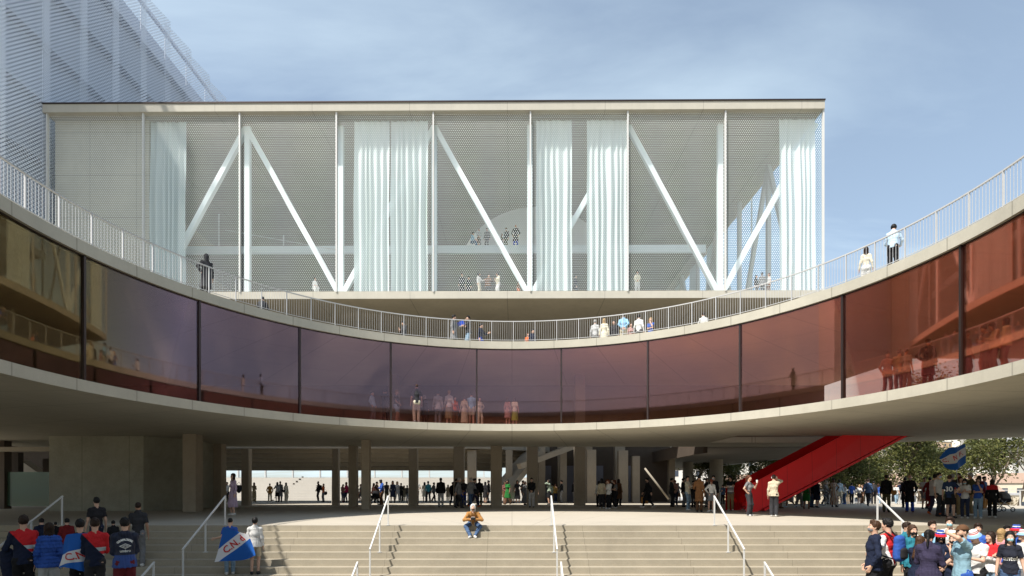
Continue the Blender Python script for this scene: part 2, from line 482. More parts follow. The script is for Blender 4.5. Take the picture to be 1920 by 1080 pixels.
# ---------------------------------------------------------------- upper hall (meshed box)
HL = Vector((-33.25, 40.2)); HRt = Vector((22.05, 39.8))
HRZ = math.atan2(HRt.y - HL.y, HRt.x - HL.x); HW = (HRt - HL).length
hall = thing('upper_hall', 'big raised white box hall with perforated metal front and concrete edges', 'building', (HL.x, HL.y, 0), 0)
hall.rotation_euler.z = HRZ
ZF0, ZF1, ZC0, ZC1 = 14.77, 15.3, 28.05, 28.62
HD = 38.0
def hb(lo, hi, name, mat, par=None):
    m = MB(); m.box(lo, hi); o = m.build(name, mat, None); o.parent = par or hall; return o
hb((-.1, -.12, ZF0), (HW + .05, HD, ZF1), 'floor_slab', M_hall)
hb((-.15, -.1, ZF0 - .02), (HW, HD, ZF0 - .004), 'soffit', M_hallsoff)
hb((-.2, -.3, ZC0), (HW + .02, HD, ZC1), 'roof_slab', M_hall)
hb((-.2, -.36, ZC1), (HW + .05, HD, ZC1 + .09), 'roof_trim', M_bronze)
M_ceil = concrete('hall_ceiling', (.385, .375, .345), .08, ('grid', 6.93, 3.5, 0, .02))
hb((0, .2, ZC0 - .06), (HW - .3, HD - .3, ZC0 - .004), 'ceiling', M_ceil)
M_floorin = concrete('hall_floor', (.28, .275, .255), .1)
hb((0, .25, ZF1), (HW - .3, HD - .3, ZF1 + .03), 'floor_finish', M_floorin)
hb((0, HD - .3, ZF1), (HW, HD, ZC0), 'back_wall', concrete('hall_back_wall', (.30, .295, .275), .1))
hb((0.0, .55, ZF1 + .03), (6.85, 1.0, ZC0 - .06), 'end_wall', concrete('hall_end_wall', (.50, .48, .41), .10, ('grid', 3.4, 0, 3.1, .02)))
hb((0.0, 1.0, ZF1 + .03), (.3, HD - .3, ZC0 - .06), 'side_wall', concrete('hall_side_wall', (.45, .42, .35), .1))
# perforated mesh
def perforated(name, per, cover, c, dirs='xz', rough=.45):
    t = NT(name); tcn = t.n('TexCoord'); sxn = t.n('SeparateXYZ'); t.l(tcn.outputs['Object'], sxn.inputs[0])
    u = sxn.outputs[0] if dirs[0] == 'x' else sxn.outputs[1]; v = sxn.outputs[2]
    w_ = 2 * math.pi / (per * .8660254)
    if name.startswith('tower'): u = t.math('MULTIPLY', u, .62)
    s0 = None
    for ang in (0, 60, 120):
        q = t.math('ADD', t.math('MULTIPLY', u, math.sin(R_(ang)) * w_), t.math('MULTIPLY', v, math.cos(R_(ang)) * w_))
        q = t.math('COSINE', q); s0 = q if s0 is None else t.math('ADD', s0, q)
    mask = t.math('GREATER_THAN', s0, cover)
    b = t.n('BsdfPrincipled'); b.inputs['Base Color'].default_value = c + (1,); b.inputs['Roughness'].default_value = rough
    tr = t.n('BsdfTransparent'); ms = t.n('MixShader')
    t.l(mask, ms.inputs[0]); t.l(tr.outputs[0], ms.inputs[1]); t.l(b.outputs[0], ms.inputs[2]); t.l(ms.outputs[0], t.out.inputs[0])
    return t.m
M_mesh = perforated('perforated_white_metal', .146, 1.35, (.74, .80, .81))
M_mesh_y = perforated('perforated_white_metal_side', .156, .9, (.78, .80, .76), 'yz')
PW = HW / 8
for k in range(8):
    m = MB(); x0 = k * PW; m.add([(x0, 0, ZF1 - .02), (x0 + PW, 0, ZF1 - .02), (x0 + PW, 0, ZC0), (x0, 0, ZC0)], [(0, 1, 2, 3)])
    o = m.build('mesh_panel', M_mesh, None, fix=False); o.parent = hall
t = NT('clear_glass'); tr = t.n('BsdfTransparent'); tr.inputs[0].default_value = (.90, .95, .96, 1); gl = t.n('BsdfGlossy'); gl.inputs['Roughness'].default_value = .02
ms = t.n('MixShader'); ms.inputs[0].default_value = .06; t.l(tr.outputs[0], ms.inputs[1]); t.l(gl.outputs[0], ms.inputs[2]); t.l(ms.outputs[0], t.out.inputs[0]); M_clear = t.m
for k in range(6):
    y0 = k * 6.0; hb((HW - .03, y0 + .02, ZF1), (HW - .015, y0 + 5.9, ZC0), 'side_glass_pane', M_clear)
for k in range(9):
    x0 = min(max(k * PW, 0.0), HW)
    hb((x0 - .05, -.2, ZF1 - .05), (x0 + .05, -.02, ZC0 + (.02 if k == 8 else -.01)), 'mullion', M_white)
for k in range(1, 7):
    hb((HW - .05, k * 6.0 - .09, ZF1), (HW + .06, k * 6.0 - .03, ZC0), 'side_mullion', M_white)
# truss behind the mesh: posts and diagonals, 1.37 m inside
YTR = 1.37
def hx(px, d=41.5): return (px - 960) / 1050 * d - HL.x
def hz(py, d=41.5): return 1.2 + (917 - py) / 1050 * d
def tbar(p, q, wd, y=YTR, name='truss_diagonal', dp=.35):
    m = MB(); m.bar((p[0], y, p[1]), (q[0], y, q[1]), wd, dp, (0, 1, 0)); o = m.build(name, M_steel, None); o.parent = hall; return o
zt, zb = ZC0 - .06, ZF1 + .03
for px in (465, 640, 815, 993, 1347):
    tbar((hx(px), zb), (hx(px), zt), .38, name='truss_post')
for a_, b_ in (((463, 232), (288, 548)), ((463, 232), (640, 548)), ((815, 232), (640, 548)), ((815, 232), (993, 548)), ((1176, 232), (993, 548)), ((1176, 232), (1347, 548)), ((1524, 196), (1347, 548))):
    p0 = [hx(a_[0]), zt]; q0 = [hx(b_[0]), zb]
    tbar(p0, q0, .36, y=YTR + .02)
# truss along the open right side
M_steel_g = paint('side_truss_paint', (.50, .52, .52), .5, .4)
def sbar(y0, z0, y1, z1, wd, x=HW - .9, name='side_truss_diagonal'):
    m = MB(); m.bar((x, y0, z0), (x, y1, z1), wd, .3, (1, 0, 0)); o = m.build(name, M_steel_g, None); o.parent = hall
for y in (6.5, 12.5, 18.5, 24.5, 30.5): sbar(y, zb, y, zt, .36, name='side_truss_post')
for y0, z0, y1, z1 in ((1.6, zb, 6.5, zt), (6.5, zt, 12.5, zb), (12.5, zb, 18.5, zt), (18.5, zt, 24.5, zb), (24.5, zb, 30.5, zt), (30.5, zt, 36.5, zb)): sbar(y0, z0, y1, z1, .32)
# mezzanine deck
zm = 1.2 + 455 / 1050 * 46.2; zm0 = 1.2 + 441 / 1050 * 46.2
M_mez = paint('mezzanine_edge_shade', (.55, .62, .65), .5)  # blue-grey tint of its shadow is put into this colour
hb((5.5, 6.0, zm0), (hx(1320, 46.2), 6.2, zm), 'mezzanine_edge', M_mez)
hb((5.5, 6.2, zm0 + .08), (hx(1300, 46.2), 17.0, zm - .05), 'mezzanine_floor', M_floorin)
m = MB(); cxa = hx(1003, 53.0); nn = 28
arc = [(cxa + 7.4 * math.cos(math.pi * i / nn), zm - .04 + 6.6 * math.sin(math.pi * i / nn)) for i in range(nn + 1)]
vs = [(x, 12.8, z) for x, z in arc] + [(x, 13.0, z) for x, z in arc]
fs = [tuple(range(nn + 1)), tuple(range(2 * nn + 1, nn, -1))] + [(i, i + 1, nn + 2 + i, nn + 1 + i) for i in range(nn)] + [(nn, 0, nn + 1, 2 * nn + 1)]
m.add(vs, fs); o = m.build('arched_screen', paint('arch_paint', (.62, .66, .68), .6), None); o.parent = hall
# thin stair balustrade behind the mesh on the left
m = MB()
m.bar((hx(420, 45), 5.0, hz(430, 45)), (hx(640, 45), 5.0, hz(470, 45)), .05, .05); m.bar((hx(408, 45), 5, hz(400, 45)), (hx(408, 45), 5, hz(462, 45)), .07, .07)
m.bar((hx(530, 45), 5, hz(440, 45)), (hx(530, 45), 5, hz(462, 45)), .07, .07)
o = m.build('stair_rail', M_steel_g, None); o.parent = hall
# columns under the hall
for px, py in ((1167, 0),):
    hb((hx(px, 44.0) - .18, 4.0, 8.0), (hx(px, 44.0) + .18, 4.36, ZF0 - .02), 'support_column', M_white)
# curtains hang inside the mesh
t = NT('sheer_curtain'); tcn = t.n('TexCoord')
df = t.n('BsdfDiffuse'); df.inputs[0].default_value = (.70, .79, .80, 1); tl = t.n('BsdfTranslucent'); tl.inputs[0].default_value = (.75, .80, .78, 1)
ms = t.n('MixShader'); ms.inputs[0].default_value = .12; t.l(df.outputs[0], ms.inputs[1]); t.l(tl.outputs[0], ms.inputs[2])
tr = t.n('BsdfTransparent'); ms2 = t.n('MixShader'); ms2.inputs[0].default_value = .2; t.l(ms.outputs[0], ms2.inputs[1]); t.l(tr.outputs[0], ms2.inputs[2])
t.l(ms2.outputs[0], t.out.inputs[0]); M_curt = t.m
Rz = Matrix.Rotation(HRZ, 4, 'Z')
def curtain(x0, x1, y, label, seed, along='x', folds=None):
    rnd = random.Random(seed)
    base = Vector((HL.x, HL.y, 0)) + (Rz @ Vector(((x0 + x1) / 2, y, 0) if along == 'x' else (y, (x0 + x1) / 2, 0)))
    th = thing('curtain', label, 'curtain', (base.x, base.y, ZF1 + .05), HRZ, 'tall white curtains inside the hall')
    wd = x1 - x0; nf = folds or max(5, round(wd / .42)); n = nf * 10; rows = 14
    top = hz(224, 40.9) - ZF1 - .05
    vs = []; fs = []; phs = [rnd.uniform(.6, 1.3) for _ in range(nf + 1)]; jit = [rnd.uniform(-.25, .25) for _ in range(nf + 1)]
    for r in range(rows + 1):
        q = r / rows; zz0 = top * (1 - q)
        amp = .03 + .19 * min(1, q * 2.2)
        for i in range(n + 1):
            s_ = i / n; k = s_ * nf; k = k + (.32 * math.sin(5.2 * s_ + seed) + .16 * math.sin(13 * s_ + 2 * seed)) * math.sin(math.pi * s_); kk = min(max(int(k), 0), nf - 1)
            ph = phs[kk]
            yy = -amp * ph * math.cos(2 * math.pi * k) + .02 * math.sin(3.1 * k + 2 * q)
            xx = (s_ - .5) * wd + jit[kk] * .16 * q * math.sin(math.pi * (k - kk)) + .02 * math.sin(9 * q + k)
            p = (xx, yy, zz0) if along == 'x' else (yy, xx, zz0)
            vs.append(p)
    for r in range(rows):
        for i in range(n):
            a_ = r * (n + 1) + i; fs.append((a_, a_ + 1, a_ + n + 2, a_ + n + 1))
    m = MB(); m.add(vs, fs); m.build('drape', M_curt, th, smooth=True, fix=False, local=True)
    m = MB()
    if along == 'x': m.box((-wd / 2 - .02, -.04, top), (wd / 2 + .02, .04, top + .09))
    else: m.box((-.04, -wd / 2 - .02, top), (.04, wd / 2 + .02, top + .09))
    m.build('heading_rail', M_white, th, local=True)
for i, (a_, b_, lb) in enumerate(((283, 350, 'narrow white curtain beside the concrete end wall at the left of the hall'), (665, 731, 'white curtain touching its twin, the left of the pair right of the fourth mullion'),
        (734, 803, 'white curtain touching its twin, the right of the pair, close to the fifth mullion'), (1005, 1071, 'white curtain just right of the arched screen, alone in its bay half'),
        (1099, 1173, 'white curtain hanging against the seventh mullion, in front of a diagonal'), (1456, 1522, 'white curtain in the sunlit right corner of the hall'))):
    curtain(hx(a_, 40.9), hx(b_, 40.9), .75, lb, i + 3)
for i, (y0, y1, lb) in enumerate(((19.0, 22.6, 'sunlit curtain on the open right side of the hall, nearest of three receding ones'), (25.2, 28.8, 'middle one of three curtains receding on the right side of the hall'), (31.4, 35.0, 'farthest of three curtains receding on the right side of the hall'))):
    curtain(y0, y1, HW - .45, lb, i + 20, 'y')

# ---------------------------------------------------------------- folded perforated tower on the left
tower = thing('mesh_tower', 'tall pale tower of folded perforated metal rising behind the hall on the left', 'building', (-34.0, 30, 0))
M_tmesh = perforated('tower_perforated_metal', .165, -.3, (.68, .73, .82), 'yz')
M_twall = paint('tower_wall', (.40, .45, .54), .7, .3, 0, .12)
M_tpale = paint('tower_pale_paint', (.46, .50, .58), .6)
ZTW = 46.2; PP = 3.57; D1 = 40.5
for k in range(-3, 8):
    d0 = D1 + k * PP; d1 = d0 + PP
    m = MB(); xo = -34.0
    m.add([(xo, d0, 9.0), (xo + .6, d1, 9.0), (xo + .6, d1, ZTW + .7), (xo, d0, ZTW + .7)], [(0, 1, 2, 3)])
    m.build('folded_screen', M_tmesh, tower, fix=False)
    m = MB(); m.box((xo + .0, d0 + .004, 9), (xo + .05, d0 + .05, ZTW + .05)); m.build('edge_post', M_tpale, tower)
m = MB(); m.box((-60, 29.8, 9), (-35.0, 68.5, ZTW - 1.0)); m.build('inner_wall', M_twall, tower)
m = MB()
for k in range(8):
    zf = 12 + k * 4.4
    m.box((-35.0, 29.8, zf), (-34.3, 68.5, zf + .3))
m.build('floor_edges', paint('tower_floor_edge', (.42, .47, .55), .7), tower)
m = MB(); m.box((-34.25, 29.8, ZTW - .3), (-34.0, 68.5, ZTW + .0)); m.build('coping', M_tpale, tower)
# ---------------------------------------------------------------- undercroft: columns, core, stands, bridge
colnames = 'square concrete columns under the ring'
def column(x0, x1, yb, label, top=ZS0, dp=None, mat=None):
    if 943.2 < yb < 948.2: yb = 948.2 if yb > 944.6 else 943.1   # clear of the sunlit strip between ring and hall
    d = 1260.0 / (yb - 917)
    X0 = (x0 - 960) / 1050 * d; X1 = (x1 - 960) / 1050 * d
    dp = dp or min(.75, (X1 - X0))
    c = ((X0 + X1) / 2, d + dp / 2, 0)
    m = MB(); hw = (X1 - X0) / 2; b_ = .02
    poly = [(-hw + b_, -dp / 2), (hw - b_, -dp / 2), (hw, -dp / 2 + b_), (hw, dp / 2 - b_), (hw - b_, dp / 2), (-hw + b_, dp / 2), (-hw, dp / 2 - b_), (-hw, -dp / 2 + b_)]
    m.prism(poly, -.3, top - .003)
    o = m.build('column', mat or M_col, None); o.location = c
    tag(o, label, 'column', colnames); return o
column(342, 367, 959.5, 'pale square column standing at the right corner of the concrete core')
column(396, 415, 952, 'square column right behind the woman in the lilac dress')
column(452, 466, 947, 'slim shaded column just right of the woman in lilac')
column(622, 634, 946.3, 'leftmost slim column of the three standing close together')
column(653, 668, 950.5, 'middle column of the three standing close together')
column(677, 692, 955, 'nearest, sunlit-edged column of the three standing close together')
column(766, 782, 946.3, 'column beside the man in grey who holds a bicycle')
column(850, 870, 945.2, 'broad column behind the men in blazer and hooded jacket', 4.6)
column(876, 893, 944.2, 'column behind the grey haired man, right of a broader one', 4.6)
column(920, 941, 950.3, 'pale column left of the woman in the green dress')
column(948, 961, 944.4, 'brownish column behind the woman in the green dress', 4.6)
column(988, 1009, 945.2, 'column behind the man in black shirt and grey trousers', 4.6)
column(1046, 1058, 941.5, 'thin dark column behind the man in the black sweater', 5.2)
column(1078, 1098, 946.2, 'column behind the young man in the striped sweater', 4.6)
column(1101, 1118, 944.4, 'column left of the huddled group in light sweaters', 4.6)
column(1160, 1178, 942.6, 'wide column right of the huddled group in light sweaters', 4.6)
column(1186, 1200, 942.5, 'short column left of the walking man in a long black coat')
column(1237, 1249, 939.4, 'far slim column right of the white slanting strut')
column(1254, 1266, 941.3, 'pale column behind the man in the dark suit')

core = thing('stair_core', 'large windowless concrete block under the ring with a stained front', 'building', (-23, 31, 0))
d = 30.8; xa = (92 - 960) / 1050 * d; xb = (269 - 960) / 1050 * d
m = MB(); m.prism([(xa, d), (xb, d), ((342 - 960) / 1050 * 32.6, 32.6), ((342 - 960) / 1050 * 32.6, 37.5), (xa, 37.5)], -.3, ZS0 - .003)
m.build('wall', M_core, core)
# glazed entrance left of the core
t = NT('green_glass'); tr = t.n('BsdfTransparent'); tr.inputs[0].default_value = (.45, .62, .50, 1); gg = t.n('BsdfPrincipled'); gg.inputs['Base Color'].default_value = (.10, .16, .12, 1); gg.inputs['Roughness'].default_value = .08
ms = t.n('MixShader'); ms.inputs[0].default_value = .55; t.l(tr.outputs[0], ms.inputs[1]); t.l(gg.outputs[0], ms.inputs[2]); t.l(ms.outputs[0], t.out.inputs[0]); M_green = t.m
ent = thing('entrance_hall', 'dark entrance with green glass screen left of the concrete block', 'building', (-34, 34, 0))
dd = 34.0
def ebox(x0, x1, y0, y1, d, th, name, mat, par):
    p = at(x0, y1, d); q = at(x1, y0, d); m = MB(); m.box((p.x, d, p.z), (q.x, d + th, q.z)); return m.build(name, mat, par)
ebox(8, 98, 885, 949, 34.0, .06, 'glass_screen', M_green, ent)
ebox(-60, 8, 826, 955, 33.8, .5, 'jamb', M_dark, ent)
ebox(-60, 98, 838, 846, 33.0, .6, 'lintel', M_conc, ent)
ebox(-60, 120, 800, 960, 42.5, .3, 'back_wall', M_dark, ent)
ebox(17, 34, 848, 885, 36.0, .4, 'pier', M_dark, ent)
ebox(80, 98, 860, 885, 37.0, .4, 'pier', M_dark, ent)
m = MB(); p0 = at(36, 862, 38); p1 = at(76, 884, 38)
m.add([(p0.x, 38, p0.z), (p1.x, 38, p1.z - .2), (p0.x, 38, p1.z - .2), (p0.x, 38.8, p0.z), (p1.x, 38.8, p1.z - .2), (p0.x, 38.8, p1.z - .2)], [(0, 1, 2), (3, 5, 4), (0, 3, 4, 1), (1, 4, 5, 2), (0, 2, 5, 3)])
m.build('stair_flank', M_conc, ent)

# underside of the near grandstand: steps falling away to the pitch
stand = thing('grandstand', 'near grandstand seen from below, its stepped concrete underside over the bright gap', 'grandstand', (-14, 48, 0))
nS = 6
def stand_profile(k): return 47.6 + k * 1.1, 5.0 - k * .335
a_l = (350, 900)
for k in range(nS):
    y0, z1 = stand_profile(k); y1, z0 = stand_profile(k + 1)
    m = MB()
    m.box((-42, y0, z0), (-6.4, y1 + .12, z0 + .5))
    m.build('tier', M_conc, stand)
# curved end of the tiers
for k in range(nS):
    y0, z1 = stand_profile(k); y1, z0 = stand_profile(k + 1)
    pass
    m = MB(); m.arc_strip((-6.4, 59.5), 59.5 - y1 - .12, 59.5 - y0, z0, z0 + .5, math.pi, math.pi - R_(58), 12)
    m.build('curved_tier', M_conc, stand)
m = MB(); m.bar((-1.0, 47.5, .9), (2.0, 50.5, 4.6), 2.0, .5); m.build('raking_beam', M_conc, stand)
far = thing('far_stand', 'sunlit pale far stand across the pitch, seen through the gap under the ring', 'grandstand', (-36, 100, -1.3))
m = MB()
for k in range(10):
    m.box((-90, 97 + k * .62, -1.4), (6, 97.63 + k * .62, -1.3 + .46 * (k + 1)))
m.build('seating_tiers', M_far, far)
m = MB(); m.box((-90, 104, -1.3), (6, 104.3, 3.35)); m.build('rear_wall', M_far, far)
for k in range(18):
    x = -86 + k * 5.05
    m = MB(); m.box((x - .1, 103.4, 3.1), (x + .1, 103.9, 6.3)); m.build('roof_post', M_white, far)
m = MB()
for k in range(12):
    m.box((-42.2 + k * .32, 96.9 + k * .55, -1.3 + k * .42), (-41.9 + k * .32, 97.1 + k * .55, -1.2 + k * .42 + .1))
m.build('aisle_rail', M_bronze, far)

# dark back volumes at the centre right
shops = thing('rear_block', 'dark ground floor block with bays behind the columns at the centre right', 'building', (5, 52, 0))
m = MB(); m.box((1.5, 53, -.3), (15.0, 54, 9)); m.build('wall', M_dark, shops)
M_bluegrey = paint('grey_door_paint', (.16, .16, .19), .6)
for x in (3.3, 5.6, 8.2, 11.2):
    m = MB(); m.box((x - .4, 52.8, 0), (x + .4, 52.97, 3.4)); m.build('door', M_bluegrey, shops)
for x0, x1, y in ((2.4, 3.0, 50.5), (4.3, 4.9, 50.0), (6.6, 7.3, 50.8), (9.4, 10.3, 51)):
    m = MB(); m.box((x0, y, -.3), (x1, y + .8, 5.5)); m.build('pier', M_col, shops)
m = MB(); m.bar((.6, 47.0, 3.1), (6.5, 50.0, 5.4), .7, .45); m.build('raking_beam', M_col, shops)
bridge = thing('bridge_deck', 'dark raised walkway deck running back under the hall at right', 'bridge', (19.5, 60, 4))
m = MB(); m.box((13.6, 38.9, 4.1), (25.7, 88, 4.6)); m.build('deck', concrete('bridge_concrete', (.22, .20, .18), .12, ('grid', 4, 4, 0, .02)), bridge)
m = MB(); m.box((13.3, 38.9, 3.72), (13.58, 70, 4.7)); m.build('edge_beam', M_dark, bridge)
m = MB()
for k in range(28): m.box((25.72, 40 + k * 1.7, 4.05), (25.8, 41.5 + k * 1.7, 4.35))
m.build('edge_rail', M_white, bridge)
for px, yb, rr in ((1290, 938, .55), (1343, 940, .62)):
    d = 1260 / (yb - 917); p = at(px, yb, d); m = MB(); m.tube([(p.x, d, 0), (p.x, d, 4.1)], rr, 20); m.build('round_pier', M_conc, bridge, smooth=False)
strut = MB(); strut.tube([at(1209, 878, 44), at(1254, 936, 44)], .075, 10)
tag(strut.build('strut', M_conc, smooth=True), 'white round steel strut slanting down beside the pale column', 'strut')
for (xa_, ya_, xb_, yb_), lb in (((1295, 884, 1318, 935), 'grey brace leaning right, left leg of the far cross bracing'), ((1318, 880, 1290, 938), 'grey brace leaning left, crossing another below the bridge'), ((1334, 878, 1322, 932), 'steep grey brace near the round pier below the bridge')):
    s_ = MB(); s_.tube([at(xa_, ya_, 56), at(xb_, yb_, 56)], .14, 8); tag(s_.build('brace', M_conc), lb, 'brace', 'braces under the bridge')

# sign kiosks: white slabs standing at columns
def slabthing(x0, x1, y0, y1, d, label):
    p = at(x0, y1, d); q = at(x1, y0, d); m = MB()
    m.add([(p.x, d, 0), (q.x, d, 0), (q.x, d, q.z - .12), (p.x, d, q.z), (p.x, d + .7, 0), (q.x, d + .7, 0), (q.x, d + .7, q.z - .12), (p.x, d + .7, q.z)],
          [(0, 1, 2, 3), (7, 6, 5, 4), (0, 4, 5, 1), (1, 5, 6, 2), (2, 6, 7, 3), (3, 7, 4, 0)])
    tag(m.build('turnstile_wall', M_far), label, 'low wall', 'pale low walls beside columns')
slabthing(621.5, 626, 911, 946, 43.6, 'narrow pale low wall at the foot of the leftmost slim column')
slabthing(766, 776, 910, 945, 45.2, 'pale low wall behind the bicycle at the column')

# ---------------------------------------------------------------- red stair rising through the floor opening
t = NT('red_glass'); tr = t.n('BsdfTransparent'); tr.inputs[0].default_value = (.62, .05, .045, 1)
pb = t.n('BsdfPrincipled'); pb.inputs['Base Color'].default_value = (.70, .02, .024, 1); pb.inputs['Roughness'].default_value = .12
ms = t.n('MixShader'); ms.inputs[0].default_value = .55; t.l(tr.outputs[0], ms.inputs[1]); t.l(pb.outputs[0], ms.inputs[2]); t.l(ms.outputs[0], t.out.inputs[0]); M_rglass = t.m
stair = thing('red_stair', 'bright red enclosed staircase climbing right into the ceiling opening', 'staircase', (15, 30, 0))
def panel(p4, th, name, mat):
    """quad given by 4 points, thickened along +Y"""
    m = MB(); a_ = [Vector(p) for p in p4]; o_ = Vector((0, th, 0))
    m.add(a_ + [p + o_ for p in a_], [(0, 1, 2, 3), (7, 6, 5, 4), (0, 4, 5, 1), (1, 5, 6, 2), (2, 6, 7, 3), (3, 7, 4, 0)]); return m.build(name, mat, stair)
dA, dB = 29.4, 31.2
zc = ZS0 + .3
def pl(px, py, d): return at(px, py, d)
n0 = at(1419, 960, 29.4); n0.z = .01
slope = None
nt = at(1691, 817, 31.0)
v = nt - n0
up_ = Vector((0, 0, 1.32))
n_end = n0 + v * 1.12
panel([n0, n_end, n_end + up_ * 1.35, n0 + up_ + Vector((-.55, 0, 0))], .05, 'side_panel', M_red)
nl = n0 + Vector((-.55, 0, 0)); nl.z = .01
panel([nl, n0, n0 + up_ + Vector((-.55, -.0, 0)), nl + Vector((0, 0, 1.1))], .05, 'newel_panel', M_red)
off = Vector((.1, 2.3, 0))
f0 = n0 + off; f1 = n_end + off
panel([f0, f1, f1 + up_ * 1.35, f0 + up_ + Vector((-.55, 0, .1))], .05, 'far_side_panel', M_rglass)
panel([f0 + Vector((-.85, 0, 0)), f0, f0 + up_ + Vector((-.55, 0, .1)), f0 + Vector((-.85, 0, 1.25))], .05, 'far_newel_panel', M_rglass)
m = MB(); ns = 22
for k in range(ns):
    q0 = n0 + v * ((k + .2) / ns * 1.12); q1 = n0 + v * ((k + 1.2) / ns * 1.12)
    m.box((q0.x - .02, q0.y + .06, q0.z + .22), (q1.x, q0.y + 2.0, q0.z + .40))
m.build('treads', M_red, stair)
m = MB(); m.bar(n0 + Vector((.3, 1.05, .09)), n_end + Vector((.3, 1.05, .09)), 1.9, .12); m.build('underside', M_red, stair)

# ---------------------------------------------------------------- right background: parapet, terrain, trees, town
fence = thing('plaza_railing', 'low white post railing along the far edge of the plaza at right', 'railing', (34, 46.2, 0))
y = 46.2
m = MB(); m.bar((16, y, 1.12), (36.3, y, 1.12), .06, .06); m.build('top_rail', M_white, fence)
m = MB(); m.bar((16, y, .12), (36.3, y, .12), .05, .05); m.build('bottom_rail', M_white, fence)
for k in range(21):
    x = 16.2 + k * 1.0
    m = MB(); m.box((x - .035, y - .03, 0), (x + .035, y + .03, 1.1)); m.build('post', M_white, fence)
m = MB(); m.bar((36.3, 30, 1.12), (36.3, 46.2, 1.12), .06, .06); m.build('side_rail', M_white, fence)
for k in range(9):
    m = MB(); m.box((36.27, 30 + k * 2 - .03, 0), (36.33, 30 + k * 2 + .03, 1.1)); m.build('post', M_white, fence)

# valley side and hill
rnd = random.Random(5)
NXg, NYg = 70, 70
vs = []; fs = []
def hill_z(x, y):
    q = max(0.0, min(1.0, (y - 90) / 420.0))
    base = -8.6 + 64 * (q ** 1.15)
    side = max(0.0, min(1.0, (x - 5) / 35.0))
    base = -8.6 + (base + 8.6) * side
    return base + (2.2 * math.sin(x * .031 + 1.3) + 1.6 * math.sin(y * .045 + x * .02)) * q
for j in range(NYg + 1):
    for i in range(NXg + 1):
        x = -10 + i * 8.5; yy = 48 + j * 7.2
        vs.append((x, yy, hill_z(x, yy)))
for j in range(NYg):
    for i in range(NXg):
        a_ = j * (NXg + 1) + i; fs.append((a_, a_ + 1, a_ + NXg + 2, a_ + NXg + 1))
t = NT('hillside'); tcn = t.n('TexCoord'); n1 = t.noise(tcn.outputs['Object'], .05, 6, .65); n2 = t.noise(tcn.outputs['Object'], .35, 5, .7)
cc = t.mix(t.ramp(n1, .4, .6), (.30, .26, .19), (.46, .42, .35)); cc = t.mix(t.ramp(n2, .5, .64), cc, (.10, .115, .05)); t.bsdf(cc, .95, .1)
m = MB(); m.add(vs, fs); tag(m.build('hill', t.m, smooth=True), kind='structure')

# town houses on the hill
hm = [concrete('hazed_render_%s' % n, c, .07, streak=True) for n, c in (('white', (.66, .63, .58)), ('cream', (.58, .51, .40)), ('grey', (.42, .42, .43)), ('ochre', (.52, .38, .24)))]  # distance haze is put into these pale wall colours
hn = ['white', 'cream', 'grey', 'ochre']
M_roof = paint('hazed_clay_roof', (.30, .21, .16), .8, .2, 0, .2); M_win = paint('window_dark', (.05, .06, .08), .2, .5)  # roof colour dulled to stand in for distance haze
_wm = []
def win_mesh():
    if not _wm:
        m = MB(); m.box((-.55, -.05, -.7), (.55, .02, .7)); o = m.build('window', M_win); _wm.append(o.data); bpy.data.objects.remove(o)
    return _wm[0]
def house(x, y, w_, d_, h_, mi, rz, pitched, label, grp, win=True):
    z0 = hill_z(x, y) - 1.5
    th = thing('house' if h_ < 9 else 'apartment_block', label, 'building', (x, y, z0), rz, grp)
    m = MB(); m.box((-w_ / 2, -d_ / 2, 0), (w_ / 2, d_ / 2, h_ + 1.5)); m.build('wall', hm[mi], th, local=True)
    if pitched:
        m = MB(); z = h_ + 1.5
        m.add([(-w_ / 2 - .3, -d_ / 2 - .3, z), (w_ / 2 + .3, -d_ / 2 - .3, z), (w_ / 2 + .3, d_ / 2 + .3, z), (-w_ / 2 - .3, d_ / 2 + .3, z), (-w_ / 2 - .3, 0, z + d_ * .28), (w_ / 2 + .3, 0, z + d_ * .28)],
              [(0, 1, 5, 4), (3, 4, 5, 2), (0, 4, 3), (1, 2, 5), (0, 3, 2, 1)]); m.build('roof', M_roof, th, local=True)
    else:
        m = MB(); m.box((-w_ / 2 - .15, -d_ / 2 - .15, h_ + 1.5), (w_ / 2 + .15, d_ / 2 + .15, h_ + 1.9)); m.build('roof', hm[2], th, local=True)
    if win:
        nfl = max(1, int(h_ / 3)); nw = max(2, int(w_ / 2.6))
        for f in range(nfl):
            for k in range(nw):
                xx = -w_ / 2 + w_ * (k + .5) / nw
                o = bpy.data.objects.new('window', win_mesh()); link(o); o.parent = th; o.location = (xx, -d_ / 2, 3.1 + f * 3)
cnt = {}
spots = []
for row, yy in enumerate((118, 140, 165, 190, 220, 250, 285, 320, 360, 405, 455, 500)):
    a0, a1 = .27, .99
    nn = int(7 + row * .9)
    for k in range(nn):
        f = (k + rnd.uniform(.15, .85)) / nn
        spots.append((f * (a1 - a0) * yy + a0 * yy, yy + rnd.uniform(-8, 8)))
for i, (x, yy) in enumerate(spots):
    mi = rnd.choice((0, 0, 0, 1, 1, 2, 3)); p_ = rnd.random() < .35; tall = rnd.random() < .22
    w_ = rnd.uniform(8, 15); d_ = rnd.uniform(8, 12); h_ = rnd.uniform(10, 19) if tall else rnd.uniform(4, 8)
    kind = ('%s apartment block among the trees and houses on the far hillside' if tall else ('%s house with a clay pitched roof on the far hillside' if p_ else '%s flat roofed house on the far hillside')) % hn[mi]
    house(x, yy, w_, d_, h_, mi, rnd.uniform(-.5, .5), p_ and not tall, kind, 'houses on the far hillside: ' + kind, True)
house(at(1870, 0, 150).x, 150, 10, 9, 14, 2, .35, False, 'plain grey slab block seen through the bare branches right of the blue flag', None)
